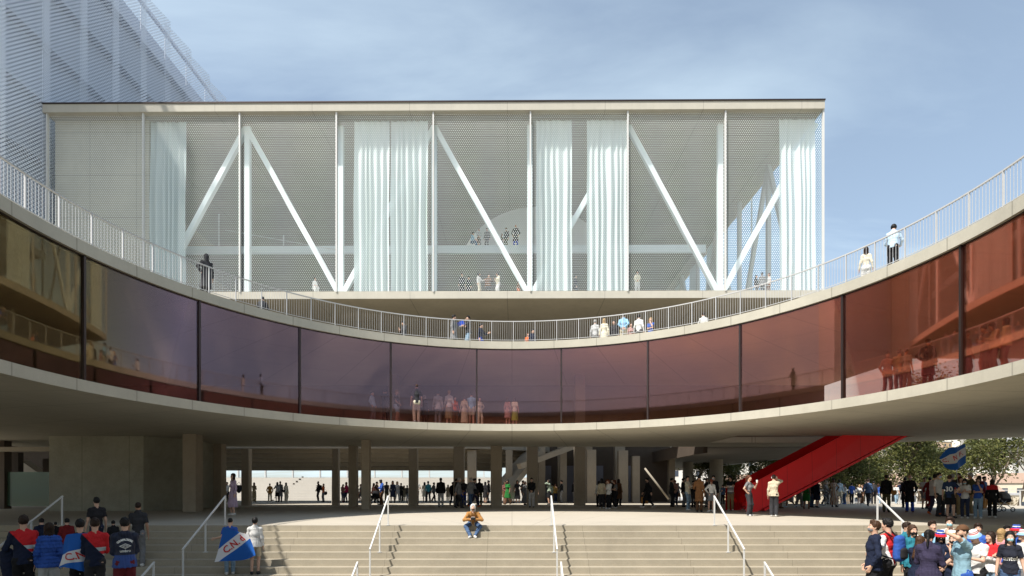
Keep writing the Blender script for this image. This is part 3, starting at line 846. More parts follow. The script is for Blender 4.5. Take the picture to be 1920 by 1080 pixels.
house(at(1840, 0, 152).x, 146, 7, 9, 13.5, 0, .35, False, 'white narrow block beside the grey slab block right of the blue flag', None)
house(at(1322, 0, 190).x, 190, 22, 10, 31, 0, .1, False, 'tall white apartment block seen under the bridge between the round piers', None)

# trees
M_bark = concrete('bark', (.22, .17, .12), .35, streak=True)
t = NT('leaves'); oi = t.n('ObjectInfo'); geo = t.n('NewGeometry')
cc = t.mix(geo.outputs['Random Per Island'], (.045, .06, .018), (.15, .15, .045))
b = t.bsdf(cc, .6, .25); tl = t.n('BsdfTranslucent'); t.l(cc, tl.inputs[0]); ms = t.n('MixShader'); ms.inputs[0].default_value = .3
t.l(b.outputs[0], ms.inputs[1]); t.l(tl.outputs[0], ms.inputs[2]); t.l(ms.outputs[0], t.out.inputs[0]); M_leaf = t.m
t = NT('dry_leaves'); geo = t.n('NewGeometry'); cc = t.mix(geo.outputs['Random Per Island'], (.20, .12, .04), (.34, .22, .08)); t.bsdf(cc, .7, .2); M_dry = t.m
def tree_mesh(seed, H, spread, nleaf, bare=False, leafsize=.16):
    r = random.Random(seed); trunk = MB(); tips = []
    def limb(p, dr, ln, rad, lev):
        pts = [p]; q = p; d = dr.copy()
        n = 5
        for i in range(n):
            d = (d + Vector((r.uniform(-.25, .25), r.uniform(-.25, .25), r.uniform(-.05, .22)))).normalized()
            q = q + d * (ln / n); pts.append(q)
        rads = [rad * (1 - .55 * i / n) for i in range(n + 1)]
        trunk.tube(pts, rads, 7 if lev < 2 else 5, cap=lev > 1)
        if lev >= 2: tips.extend(pts[2:])
        if lev < 3:
            for k in range(r.choice((3, 4)) if lev else 5):
                i0 = r.randint(2, n); dd = (d + Vector((r.uniform(-1, 1), r.uniform(-1, 1), r.uniform(-.1, .7))) * (spread if lev else spread * .8)).normalized()
                limb(pts[i0], dd, ln * r.uniform(.5, .7), rads[i0] * .65, lev + 1)
    limb(Vector((0, 0, -.6)), Vector((r.uniform(-.1, .1), r.uniform(-.1, .1), 1)), H * .52, H * .022, 0)
    leaf = MB()
    clumps = [(t_ + Vector((r.gauss(0, .25), r.gauss(0, .25), r.gauss(0, .2))), r.uniform(.3, .75)) for t_ in tips if r.random() < .8]
    for i in range(nleaf):
        c, rad = clumps[r.randrange(len(clumps))]
        p = c + Vector((r.gauss(0, rad * .5), r.gauss(0, rad * .5), r.gauss(0, rad * .38)))
        a = Vector((r.uniform(-1, 1), r.uniform(-1, 1), r.uniform(-1.1, .3))).normalized(); b_ = a.orthogonal().normalized()
        b_ = (Matrix.Rotation(r.uniform(0, 6.28), 3, a) @ b_)
        L = leafsize * r.uniform(.7, 1.5); W = L * .42
        leaf.add([p, p + a * L * .5 + b_ * W * .5, p + a * L, p + a * L * .5 - b_ * W * .5], [(0, 1, 2, 3)])
    return trunk, leaf
protos = []
for sd, H, sp, nl in ((1, 7.0, .9, 6500), (2, 8.2, .85, 7500), (3, 6.2, 1.0, 6000), (4, 7.5, .95, 6800)):
    tk, lf = tree_mesh(sd, H, sp, nl)
    protos.append((tk, lf))
tmesh = []
for i, (px, d, zb, s_, pi, lb) in enumerate((
    (1360, 62, -2.6, .95, 0, 'bushy green tree behind the man with folded arms, left of the red stair'),
    (1425, 58, -2.2, .9, 2, 'green tree whose crown shows above the lower end of the red stair'),
    (1505, 56, -2.4, .9, 1, 'tree behind the women walking under the red stair'),
    (1565, 58, -2.2, 1.0, 3, 'leafy tree behind the cyclist and the woman in the striped dress'),
    (1622, 54, -2.0, 1.05, 0, 'tree with pale slim trunk behind the man in the denim jacket'),
    (1660, 60, -2.2, 1.1, 2, 'tree behind the man in the cap, right of the pale slim trunk'),
    (1700, 53, -2.2, 1.15, 1, 'tree with leaning white trunk behind the bald man in a scarf'),
    (1740, 57, -2.2, 1.15, 3, 'forked dark trunked tree just left of the raised flag'),
    (1800, 59, -2.4, 1.05, 0, 'tree with a full low crown directly behind the raised flag'),
    (1845, 62, -1.6, 1.35, 2, 'tall airy tree right of the raised flag'),
    (1470, 75, -3.0, 1.25, 3, 'more distant tree seen above the middle of the red stair'),
    (1530, 64, -3.0, 1.0, 2, 'dense tree behind the pale blue shirt right of the striped dress'), (1720, 70, -3.0, 1.2, 0, 'dense tree between the leaning white trunk and the forked dark one'), (1775, 52, -2.6, .95, 2, 'low tree just below the raised flag'),
    (1290, 74, -3.0, 1.1, 1, 'tree seen under the bridge left of the first round pier'), (1395, 70, -3.0, 1.15, 3, 'leafy tree between the round pier and the red newel panel'), (1450, 66, -2.8, 1.1, 0, 'dense dark tree behind the beige bomber jacket'),
    (1590, 78, -3.4, 1.3, 1, 'more distant tree filling the gap behind the cyclist group'))):
    p = at(px, 0, d); th = thing('tree', lb, 'tree', (p.x, d, zb), rnd.uniform(0, 6.28), 'slim leafy trees beyond the plaza edge')
    s_ *= 1.5; th.scale = (s_, s_, s_ * .95)
    if pi >= len(tmesh) or tmesh[pi] is None if pi < len(tmesh) else True:
        while len(tmesh) <= pi: tmesh.append(None)
        tk, lf = protos[pi]
        o1 = tk.build('trunk', M_bark, None, smooth=True); o2 = lf.build('crown', M_leaf, None, fix=False)
        tmesh[pi] = (o1.data, o2.data); o1.parent = th; o2.parent = th
    else:
        for nm, me in zip(('trunk', 'crown'), tmesh[pi]):
            o = bpy.data.objects.new(nm, me); link(o); o.parent = th
tk, lf = tree_mesh(11, 8.5, 1.15, 500, leafsize=.14)
p = at(1900, 0, 50); th = thing('bare_tree', 'bare dark branching tree with few leaves at the far right edge', 'tree', (p.x, 50, -1.5)); tk.build('trunk', concrete('dark_bark', (.09, .07, .05), .3), th, True, local=True); lf.build('crown', M_leaf, th, fix=False, local=True)
tk, lf = tree_mesh(14, 4.0, 1.0, 3000, leafsize=.2)
p = at(1890, 0, 66); th = thing('dry_bush', 'orange brown autumn bush below the bare tree at the right edge', 'bush', (p.x, 66, -3.0)); tk.build('trunk', M_bark, th, True, local=True); lf.build('crown', M_dry, th, fix=False, local=True)
# ---------------------------------------------------------------- figures: signed distance bodies turned into meshes
V = lambda *a: np.array(a, float)
def nrm(v):
    v = np.asarray(v, float); return v / max(1e-9, np.linalg.norm(v))

class Field:
    def __init__(s, lo, hi, h):
        s.lo = np.array(lo, np.float32); s.h = h
        n = np.ceil((np.array(hi) - s.lo) / h).astype(int) + 1
        s.ax = [(s.lo[i] + h * np.arange(n[i])).astype(np.float32) for i in range(3)]
        s.F = np.full(n, .25, np.float32)
    def _sub(s, pts, r):
        pts = np.array(pts); a = pts.min(0) - r; b = pts.max(0) + r
        sl = []
        for i in range(3):
            i0 = int(np.searchsorted(s.ax[i], a[i])); i1 = int(np.searchsorted(s.ax[i], b[i]))
            if i1 <= i0: return None
            sl.append(slice(i0, i1))
        X = s.ax[0][sl[0]][:, None, None]; Y = s.ax[1][sl[1]][None, :, None]; Z = s.ax[2][sl[2]][None, None, :]
        return tuple(sl), X, Y, Z
    def _merge(s, sl, d, k, sub=False):
        f = s.F[sl]
        if sub:
            hh = np.maximum(k - np.abs(-d - f), 0) if k else 0
            s.F[sl] = np.maximum(f, -d) + (hh * hh / (4 * k) if k else 0)
            return
        if k:
            hh = np.maximum(k - np.abs(d - f), 0)
            s.F[sl] = np.minimum(f, d) - hh * hh / (4 * k)
        else: s.F[sl] = np.minimum(f, d)
    def cap(s, a, b, ra, rb, k=.03, flat=False, flat0=False, sub=False):
        a = np.asarray(a, float); b = np.asarray(b, float)
        q = s._sub([a, b], max(ra, rb) + .07)
        if q is None: return s
        sl, X, Y, Z = q
        ab = b - a; L2 = float(ab @ ab) + 1e-12
        u = ((X - a[0]) * ab[0] + (Y - a[1]) * ab[1] + (Z - a[2]) * ab[2]) / L2
        t = np.clip(u, 0, 1)
        d = np.sqrt((X - a[0] - t * ab[0]) ** 2 + (Y - a[1] - t * ab[1]) ** 2 + (Z - a[2] - t * ab[2]) ** 2) - (ra + (rb - ra) * t)
        if flat: d = np.maximum(d, (u - 1) * math.sqrt(L2))
        if flat0: d = np.maximum(d, -u * math.sqrt(L2))
        s._merge(sl, d.astype(np.float32), k, sub); return s
    def ecap(s, a, b, ra, rb, ux=(1, 0, 0), k=.04, flat=False):
        """capsule with an elliptic section: ra, rb = (across, deep)"""
        a = np.asarray(a, float); b = np.asarray(b, float)
        q = s._sub([a, b], max(ra + rb) + .07)
        if q is None: return s
        sl, X, Y, Z = q
        ab = b - a; L = np.linalg.norm(ab); w_ = ab / L
        ux = nrm(np.asarray(ux, float) - w_ * (np.asarray(ux, float) @ w_)); vx = np.cross(w_, ux)
        dx, dy, dz = X - a[0], Y - a[1], Z - a[2]
        pw = dx * w_[0] + dy * w_[1] + dz * w_[2]; t = np.clip(pw / L, 0, 1)
        pu = dx * ux[0] + dy * ux[1] + dz * ux[2]; pv = dx * vx[0] + dy * vx[1] + dz * vx[2]
        pw2 = pw - t * L
        r1 = ra[0] + (rb[0] - ra[0]) * t; r2 = ra[1] + (rb[1] - ra[1]) * t; r3 = np.minimum(r1, r2)
        e = np.sqrt((pu / r1) ** 2 + (pv / r2) ** 2 + (pw2 / r3) ** 2) + 1e-6
        g = np.sqrt((pu / r1 ** 2) ** 2 + (pv / r2 ** 2) ** 2 + (pw2 / r3 ** 2) ** 2) + 1e-6
        d = e * (e - 1) / g
        if flat: d = np.maximum(d, pw - L)
        s._merge(sl, d.astype(np.float32), k); return s
    def ell(s, c, r, k=.03, sub=False):
        c = np.asarray(c, float); r = np.asarray(r, float)
        q = s._sub([c], max(r) + .07)
        if q is None: return s
        sl, X, Y, Z = q
        e = np.sqrt(((X - c[0]) / r[0]) ** 2 + ((Y - c[1]) / r[1]) ** 2 + ((Z - c[2]) / r[2]) ** 2) + 1e-6
        g = np.sqrt(((X - c[0]) / r[0] ** 2) ** 2 + ((Y - c[1]) / r[1] ** 2) ** 2 + ((Z - c[2]) / r[2] ** 2) ** 2) + 1e-6
        s._merge(sl, (e * (e - 1) / g).astype(np.float32), k, sub); return s
    def plane(s, n, c):
        """keep points with n.p < c"""
        n = nrm(n)
        X = s.ax[0][:, None, None]; Y = s.ax[1][None, :, None]; Z = s.ax[2][None, None, :]
        s.F = np.maximum(s.F, (n[0] * X + n[1] * Y + n[2] * Z - c).astype(np.float32)); return s
    def wrinkle(s, amp, seed=0, wl=.09):
        r = np.random.RandomState(seed)
        X = s.ax[0][:, None, None]; Y = s.ax[1][None, :, None]; Z = s.ax[2][None, None, :]
        acc = 0
        for i in range(3):
            d = nrm(r.normal(size=3) * V(1, 1, .8)) * 6.283 / (wl * (.7 + .35 * i))
            d2 = nrm(r.normal(size=3)) * 6.283 / (wl * 2.4)
            acc = acc + np.sin(d[0] * X + d[1] * Y + d[2] * Z + r.uniform(0, 6)) * np.sin(d2[0] * X + d2[1] * Y + d2[2] * Z + r.uniform(0, 6))
        s.F = s.F + (amp * acc / 1.6).astype(np.float32); return s
    def mesh(s):
        F = s.F.copy(); F[0] = F[-1] = .05; F[:, 0] = F[:, -1] = .05; F[:, :, 0] = F[:, :, -1] = .05
        S = F < 0
        c = np.zeros(tuple(n - 1 for n in S.shape), np.uint8)
        for i in (0, 1):
            for j in (0, 1):
                for k in (0, 1):
                    c += S[i:S.shape[0] - 1 + i, j:S.shape[1] - 1 + j, k:S.shape[2] - 1 + k]
        act = (c > 0) & (c < 8)
        I, J, K = np.nonzero(act); N = len(I)
        idx = np.full(act.shape, -1, np.int32); idx[act] = np.arange(N)
        cor = [(i, j, k) for i in (0, 1) for j in (0, 1) for k in (0, 1)]
        val = [F[I + i, J + j, K + k] for i, j, k in cor]
        acc = np.zeros((N, 3), np.float32); cnt = np.zeros(N, np.float32)
        for a in range(8):
            for b in range(a + 1, 8):
                if sum(abs(cor[a][q] - cor[b][q]) for q in range(3)) != 1: continue
                x = (val[a] < 0) != (val[b] < 0)
                t = np.where(x, val[a] / np.where(x, val[a] - val[b], 1), 0)
                for q in range(3):
                    acc[:, q] += np.where(x, cor[a][q] + (cor[b][q] - cor[a][q]) * t, 0)
                cnt += x
        P = s.lo + s.h * (np.stack([I, J, K], 1) + acc / np.maximum(cnt, 1)[:, None])
        faces = []
        for ax_ in range(3):
            A = np.moveaxis(S, ax_, 0); ID = np.moveaxis(idx, ax_, 0)
            E = A[:-1] != A[1:]
            i, j, k = np.nonzero(E[:, 1:-1, 1:-1]); j = j + 1; k = k + 1
            q = np.stack([ID[i, j - 1, k - 1], ID[i, j, k - 1], ID[i, j, k], ID[i, j - 1, k]], 1)
            ins = A[:-1][i, j, k]
            q = np.where(ins[:, None], q, q[:, ::-1])
            if ax_ == 1: q = q[:, ::-1]
            faces.append(q)
        return P.astype(np.float32), np.concatenate(faces).astype(np.int32)

def np_mesh(name, P, Q, mats=(), mi=None):
    me = bpy.data.meshes.new(name)
    me.vertices.add(len(P)); me.vertices.foreach_set('co', np.ascontiguousarray(P, np.float32).ravel())
    me.loops.add(Q.size); me.loops.foreach_set('vertex_index', np.ascontiguousarray(Q, np.int32).ravel())
    me.polygons.add(len(Q)); me.polygons.foreach_set('loop_start', np.arange(0, Q.size, 4, dtype=np.int32))
    me.polygons.foreach_set('use_smooth', np.ones(len(Q), bool))
    for m in mats: me.materials.append(m)
    if mi is not None: me.polygons.foreach_set('material_index', mi.astype(np.int32))
    me.update(calc_edges=True); me.validate()
    return me

# ---- head and hands, made once
def make_head(female=False):
    f = Field((-.12, -.15, -.2), (.12, .15, .15), .0065)
    w_ = .95 if female else 1.0
    f.ell((0, .018, .03), (.076 * w_, .097, .09), 0)
    f.ell((0, -.026, -.05), (.056 * w_, .068, .066), .05)
    f.cap((0, -.06, -.085), (0, -.075, -.095), .026 * w_, .02, .035)
    f.cap((-.03, -.07, .026), (.03, -.07, .026), .016, .016, .03)
    for s_ in (1, -1):
        f.ell((s_ * .04, -.055, -.022), (.026, .028, .026), .03)
        f.ell((s_ * .031, -.102, .006), (.017, .016, .011), .012, sub=True)
        f.ell((s_ * .031, -.079, .006), (.0135, .0135, .0125), .002)
        f.ell((s_ * .077 * w_, .012, -.004), (.010, .021, .033), .006)
        f.ell((s_ * .086 * w_, .006, -.002), (.006, .011, .02), .006, sub=True)
    f.cap((0, -.085, .012), (0, -.108, -.03), .009, .0135, .016)
    for s_ in (1, -1): f.cap((s_ * .012, -.096, -.034), (s_ * .012, -.092, -.034), .009, .009, .008)
    f.cap((-.017, -.087, -.058), (.017, -.087, -.058), .0075, .0075, .006); f.cap((-.014, -.085, -.069), (.014, -.085, -.069), .0085, .0085, .006)
    f.cap((0, .02, -.05), (0, .032, -.19), .05 if female else .058, .054 if female else .062, .03)
    P, Q = f.mesh(); C = P[Q].mean(1); mi = np.zeros(len(Q), int)
    ax_ = np.abs(C[:, 0])
    eye = ((ax_ - .031) ** 2 + (C[:, 2] - .006) ** 2 * 1.6 < .0132 ** 2) & (C[:, 1] < -.07)
    iris = eye & ((ax_ - .031) ** 2 + (C[:, 2] - .006) ** 2 < .0072 ** 2)
    mi[eye] = 1; mi[iris] = 2
    mi[(ax_ < .023) & (C[:, 2] > -.077) & (C[:, 2] < -.052) & (C[:, 1] < -.085)] = 3
    mi[(ax_ > .013) & (ax_ < .05) & (C[:, 2] > .024) & (C[:, 2] < .035) & (C[:, 1] < -.06)] = 2
    return P, Q, mi
def make_hand(curl):
    f = Field((-.11, -.1, -.21), (.06, .07, .05), .0048)
    f.cap((0, 0, .03), (0, 0, -.01), .026, .025, .01)
    f.ell((-.002, 0, -.05), (.017, .041, .056), .02)
    for y, L in ((-.030, .070), (-.0105, .08), (.0095, .074), (.029, .057)):
        p = V(0, y, -.09); a = .15 * curl; r = .0098
        for j, (fr_, da) in enumerate(((.44, .75), (.32, 1.0), (.24, .7))):
            q = p + V(-math.sin(a), y * .35 if j == 0 else 0, -math.cos(a)) * V(1, .6, 1) * L * fr_
            f.cap(p, q, r, r * .92, .003); p = q; r *= .92; a += da * curl
    b0, b1, b2 = V(-.006, -.03, -.03), V(-.018, -.060, -.062), V(-.026 - .012 * curl, -.064, -.095)
    f.cap(b0, b1, .015, .0118, .012); f.cap(b1, b2, .0115, .009, .003)
    P, Q = f.mesh(); return P, Q
HEADS = {'m': make_head(), 'f': make_head(True)}
HANDS = {'relax': make_hand(.38), 'grip': make_hand(1.15)}

# ---- poses. the figure stands at the origin, faces -Y, is 1.735 m tall
BASE = dict(lean=0, twist=0, yaw=0, pitch=0, hand={1: None, -1: None}, pole={}, foot={1: ((.10, .01, .085), (.18, -1, 0)), -1: ((-.10, -.01, .085), (-.18, -1, 0))}, kp={}, pel=(0, 0, 0), grip=(), hd={})
def pose(**k):
    d = dict(BASE); d.update(k); return d
DN = lambda s, x=.255, y=-.05, z=.86: (s * x, y, z)
POSES = {
 'stand': pose(hand={1: (.265, -.05, .86), -1: (-.255, -.02, .855)}),
 'relax': pose(hand={1: (.255, -.09, .87), -1: (-.27, .03, .86)}, foot={1: ((.13, -.10, .085), (.5, -1, 0)), -1: ((-.085, .03, .085), (-.2, -1, 0))}, pel=(-.025, 0, -.008), yaw=18),
 'pocket': pose(hand={1: (.225, -.09, .92), -1: (-.225, -.085, .92)}, pole={1: (.9, .7, -.1), -1: (-.9, .7, -.1)}, foot={1: ((.12, -.04, .085), (.35, -1, 0)), -1: ((-.12, .03, .085), (-.3, -1, 0))}, pitch=-6),
 'crossed': pose(hand={1: (-.10, -.215, 1.17), -1: (.10, -.19, 1.22)}, pole={1: (.7, -.1, -.8), -1: (-.7, -.1, -.8)}, yaw=-30, grip=(1, -1)),
 'phone': pose(hand={1: (.06, -.31, 1.17), -1: (-.07, -.27, 1.12)}, pole={1: (.6, .3, -.8), -1: (-.6, .3, -.8)}, pitch=24, grip=(1, -1), hd={1: (-.2, -.35, .8), -1: (.5, -.6, .5)}),
 'call': pose(hand={1: (.115, -.075, 1.55), -1: (-.255, -.03, .86)}, pole={1: (.75, -.35, -.6)}, yaw=-12, grip=(1,), hd={1: (-.1, .1, 1)}),
 'hip': pose(hand={1: (.19, -.03, 1.02), -1: (-.26, -.03, .86)}, pole={1: (.95, .35, -.1)}, grip=(1,), foot={1: ((.14, -.07, .085), (.5, -1, 0)), -1: ((-.07, .02, .085), (-.1, -1, 0))}, hd={1: (-.6, -.5, -.5)}),
 'walk': pose(hand={1: (.245, .15, .90), -1: (-.245, -.24, .93)}, foot={1: ((.085, -.30, .095), (.1, -1, .18)), -1: ((-.085, .34, .155), (-.1, -1, -.75))}, pel=(0, 0, -.03), lean=4),
 'walk2': pose(hand={1: (.25, -.14, .88), -1: (-.26, .11, .88)}, foot={1: ((.08, .22, .115), (.1, -1, -.4)), -1: ((-.085, -.2, .087), (-.1, -1, .08))}, pel=(0, 0, -.018), lean=3, yaw=10),
 'climb': pose(hand={1: (.26, -.12, .9), -1: (-.26, .06, .87)}, foot={1: ((.09, -.2, .275), (.1, -1, .1)), -1: ((-.09, .12, .10), (-.1, -1, -.3))}, pel=(0, -.03, 0), lean=9, pitch=8),
 'clasp': pose(hand={1: (.045, -.21, .97), -1: (-.045, -.2, .985)}, pole={1: (.85, .4, -.4), -1: (-.85, .4, -.4)}, grip=(1, -1), pitch=6),
 'back': pose(hand={1: (.06, .19, .98), -1: (-.06, .19, 1.0)}, pole={1: (.9, .5, 0), -1: (-.9, .5, 0)}, hd={1: (-.8, 0, -.4), -1: (.8, 0, -.4)}),
 'gesture': pose(hand={1: (.2, -.36, 1.2), -1: (-.255, -.03, .86)}, pole={1: (.6, .5, -.7)}, yaw=20, hd={1: (.1, -.8, .3)}),
 'cup': pose(hand={1: (.17, -.29, 1.36), -1: (-.2, -.03, .99)}, pole={1: (.6, .2, -.8), -1: (-.9, .5, -.1)}, grip=(1, -1), hd={1: (-.1, -.3, .9), -1: (.6, -.4, -.4)}),
 'chin': pose(hand={1: (.05, -.17, 1.44), -1: (.11, -.2, 1.14)}, pole={1: (.5, -.1, -.9), -1: (-.7, 0, -.7)}, grip=(1, -1), yaw=14, hd={1: (-.2, .2, .9)}),
 'brow': pose(hand={1: (.03, -.26, 1.6), -1: (-.15, -.2, 1.06)}, pole={1: (.95, -.25, .1), -1: (-.7, .4, -.5)}, yaw=10, grip=(1, -1), hd={1: (-.9, .15, .2)}),
 'carry': pose(hand={1: (.21, -.24, 1.07), -1: (-.26, -.03, .86)}, pole={1: (.6, .6, -.7)}, grip=(1,)),
 'push': pose(hand={1: (.17, -.43, 1.02), -1: (-.17, -.43, 1.02)}, pole={1: (.6, .5, -.6), -1: (-.6, .5, -.6)}, grip=(1, -1), lean=6, pitch=8, foot={1: ((.085, -.18, .088), (.1, -1, 0)), -1: ((-.085, .2, .11), (-.1, -1, -.35))}, pel=(0, 0, -.015)),
 'rail': pose(hand={1: (.17, -.36, 1.1), -1: (-.17, -.36, 1.1)}, pole={1: (.8, .4, -.6), -1: (-.8, .4, -.6)}, lean=12, pitch=10, hd={1: (-.7, -.6, 0), -1: (.7, -.6, 0)}),
 'wing': pose(hand={1: (.46, .05, 1.12), -1: (-.42, .03, 1.2)}, pole={1: (.3, .6, -.8), -1: (-.3, .6, -.8)}, grip=(1, -1), pitch=14, yaw=-12),
 'pole': pose(hand={1: (.1, -.27, 1.46), -1: (.06, -.27, 1.2)}, pole={1: (.8, .1, -.6), -1: (-.8, .1, -.6)}, grip=(1, -1), pitch=-12, hd={1: (-.5, -.3, .7), -1: (.7, -.3, .5)}),
 'sit': pose(hand={1: (.12, -.32, .66), -1: (-.12, -.34, .66)}, pel=(0, 0, -.40), foot={1: ((.11, -.44, .085), (.1, -1, 0)), -1: ((-.11, -.46, .085), (-.1, -1, 0))}, kp={1: (.15, -1, .8), -1: (-.15, -1, .8)}, lean=8, abs=1),
 'sit_edge': pose(hand={1: (.085, -.54, .64), -1: (-.085, -.54, .64)}, pole={1: (.95, .1, -.35), -1: (-.95, .1, -.35)}, pel=(0, 0, -.42), foot={1: ((.07, -.585, .085), (.25, -1, 0)), -1: ((-.10, -.60, .085), (-.3, -1, 0))},
                 kp={1: (.95, -.45, .55), -1: (-.95, -.45, .55)}, lean=50, pitch=-18, grip=(1, -1), hd={1: (-.6, -.3, .35), -1: (.6, -.3, .35)}, abs=1),
}
def rotm(ax_, deg):
    a = R_(deg); c, s_ = math.cos(a), math.sin(a)
    return np.array([[1, 0, 0], [0, c, -s_], [0, s_, c]]) if ax_ == 'x' else np.array([[c, -s_, 0], [s_, c, 0], [0, 0, 1]])
def ik(S, T, la, lb, pole):
    S = np.asarray(S, float); T = np.asarray(T, float); d = T - S; D = np.linalg.norm(d)
    if D > (la + lb) * .985: T = S + d / D * (la + lb) * .985; d = T - S; D = np.linalg.norm(d)
    u = d / D; x = (la * la - lb * lb + D * D) / (2 * D); hgt = math.sqrt(max(0, la * la - x * x))
    p = np.asarray(pole, float); p = nrm(p - u * (p @ u)); return S + u * x + p * hgt, T
_sk = {}
def skeleton(pn, sex):
    if (pn, sex) in _sk: return _sk[(pn, sex)]
    p = POSES[pn]; pel = np.array(p['pel'], float); k = {}
    U = rotm('z', p['twist']) @ rotm('x', p['lean'])     # leaning towards -Y
    base = V(0, 0, .95) + pel
    def up(x): return base + U @ (np.asarray(x, float) - V(0, 0, .95))
    sh = .168 if sex == 'm' else .142
    k['U'] = U; k['base'] = base; k['up'] = up; k['pel'] = pel
    k['neck'] = up((0, .018, 1.45)); Hd = U @ rotm('z', p['yaw']) @ rotm('x', p['pitch'])
    if p['lean'] > 20: Hd = rotm('z', p['yaw']) @ rotm('x', p['lean'] * .25 + p['pitch'])
    k['H'] = Hd; k['head'] = k['neck'] + Hd @ V(0, -.03, .172)
    for s_ in (1, -1):
        S = up((s_ * sh, .012, 1.388)); T = p['hand'][s_]
        if not p.get('abs'): T = up(T) if p['lean'] else np.array(T) + pel
        E, W = ik(S, T, .285, .25, p['pole'].get(s_, (s_ * .35, .9, -.3)))
        k['S%d' % s_], k['E%d' % s_], k['W%d' % s_] = S, E, W
        D = nrm(np.array(p['hd'].get(s_, nrm(W - E) + V(0, 0, -.15))))
        th = V(0, -1, 0) if abs(D[2]) > .75 else V(0, 0, 1)
        if s_ in p['hd'] and abs(D[2]) > .75: th = V(-s_ * .8, .3, 0)
        th = nrm(th - D * (th @ D)); ez = -D; ey = -th; ex = np.cross(ey, ez)
        k['HM%d' % s_] = np.stack([ex, ey, ez], 1)
        Hp = V(s_ * .085, 0, .90) + pel; A = np.array(p['foot'][s_][0]); fd = nrm(p['foot'][s_][1])
        K, A2 = ik(Hp, A, .415, .415, p['kp'].get(s_, (s_ * .12, -1, .1)))
        k['P%d' % s_], k['K%d' % s_], k['A%d' % s_], k['F%d' % s_] = Hp, K, A2, fd
    _sk[(pn, sex)] = k; return k
def bounds(k):
    pts = np.array([k[q + s_] for q in 'SEWPKA' for s_ in ('1', '-1')] + [k['head'], k['neck']])
    lo = pts.min(0) - V(.22, .24, .13); hi = pts.max(0) + V(.22, .24, .16); return lo, hi
TOR = {'m': ((.142, .104), (.128, .094), (.148, .106), (.138, .080)), 'f': ((.148, .106), (.108, .082), (.128, .096), (.116, .072))}
def torso(f, k, sex, o=0.0, low=.90, k_=.05, lowr=None):
    r = TOR[sex]; up = k['up']; x = k['U'][:, 0]
    e = lambda q, m=1.0: (q[0] * m + o, q[1] * m + o)
    if low is not None: f.ecap(k['base'] + V(0, 0, low - .95), up((0, 0, 1.06)), e(lowr or r[0]), e(r[1]), x, k_)
    f.ecap(up((0, 0, 1.06)), up((0, 0, 1.25)), e(r[1]), e(r[2]), x, k_)
    f.ecap(up((0, 0, 1.25)), up((0, .005, 1.37)), e(r[2]), e(r[3]), x, k_)
    for s_ in (1, -1):
        f.cap(up((0, .012, 1.388)), k['S%d' % s_], .052 + o, .049 + o, .04)
        f.cap(up((s_ * .03, .022, 1.47)), up((s_ * .12, .016, 1.412)), .030 + o * .6, .028 + o * .6, .03)
        if sex == 'f': f.ell(up((s_ * .062, -.082, 1.235)), V(.055, .05, .055) + o, .04)
def arm(f, k, s_, o1, o2, part=1.0, k_=.03):
    S, E, W = k['S%d' % s_], k['E%d' % s_], k['W%d' % s_]
    if part <= .5:
        f.cap(S, S + (E - S) * part * 2, .049 + o1, .044 + o2, k_, flat=True)
    else:
        f.cap(S, E, .048 + o1, .037 + o2, k_)
        q = (part - .5) * 2; f.cap(E, E + (W - E) * q, .038 + o2, .038 + (.026 - .038) * q + o2, .02, flat=True)
_bodies = {}
M_eye = paint('eye_white', (.75, .72, .68), .3); M_iris = paint('dark_hair_brown', (.015, .010, .008), .5); M_lip = paint('lips', (.35, .13, .11), .5)
SKIN = {'light': (.52, .32, .23), 'tan': (.38, .21, .135), 'brown': (.20, .10, .06), 'dark': (.085, .045, .03)}
M_skin = {k: paint('skin_' + k, c, .55, .35, 0, .06) for k, c in SKIN.items()}
def body_mesh(pn, sex, h):
    key = (pn, sex, h)
    if key in _bodies: return _bodies[key]
    k = skeleton(pn, sex); lo, hi = bounds(k); f = Field(lo, hi, h)
    torso(f, k, sex)
    for s_ in (1, -1):
        arm(f, k, s_, 0, 0); f.cap(k['W%d' % s_], k['W%d' % s_] + k['HM%d' % s_] @ V(0, 0, -.02), .026, .025, .01)
        P_, K, A, fd = k['P%d' % s_], k['K%d' % s_], k['A%d' % s_], k['F%d' % s_]
        f.cap(P_, K, .086, .055, .04); f.cap(K, A, .054, .038, .03)
        cf = K + (A - K) * .3; f.cap(cf + V(0, .022, 0), K + (A - K) * .55 + V(0, .012, 0), .042, .03, .04)
        n_ = nrm(V(0, 0, 1) - fd * fd[2]); f.cap(A - n_ * .045 - fd * .03, A - n_ * .055 + fd * .12, .032, .022, .02)
        f.ell(P_ + V(0, .05, -.0), (.08, .075, .09), .05)
    f.cap(k['neck'] + V(0, 0, -.05), k['neck'] + k['H'] @ V(0, -.005, .05), .056, .05, .03)
    P, Q = f.mesh(); mi = np.zeros(len(Q), int)
    hp, hq, hm = HEADS[sex]
    Ps = [P, ((hp * V(.95, .95, .96)) @ k['H'].T + k['head'])]; Qs = [Q, hq + len(P)]; mis = [mi, hm]; n = len(P) + len(hp)
    for s_ in (1, -1):
        a, b = HANDS['grip' if s_ in POSES[pn]['grip'] else 'relax']
        a = a * V(s_, 1, 1) * (.97 if sex == 'm' else .88)
        Ps.append(a @ k['HM%d' % s_].T + k['W%d' % s_]); Qs.append((b if s_ == 1 else b[:, ::-1]) + n); mis.append(np.zeros(len(b), int)); n += len(a)
    me = np_mesh('person_body', np.concatenate(Ps), np.concatenate(Qs), [M_skin['light'], M_eye, M_iris, M_lip], np.concatenate(mis))
    _bodies[key] = me; return me
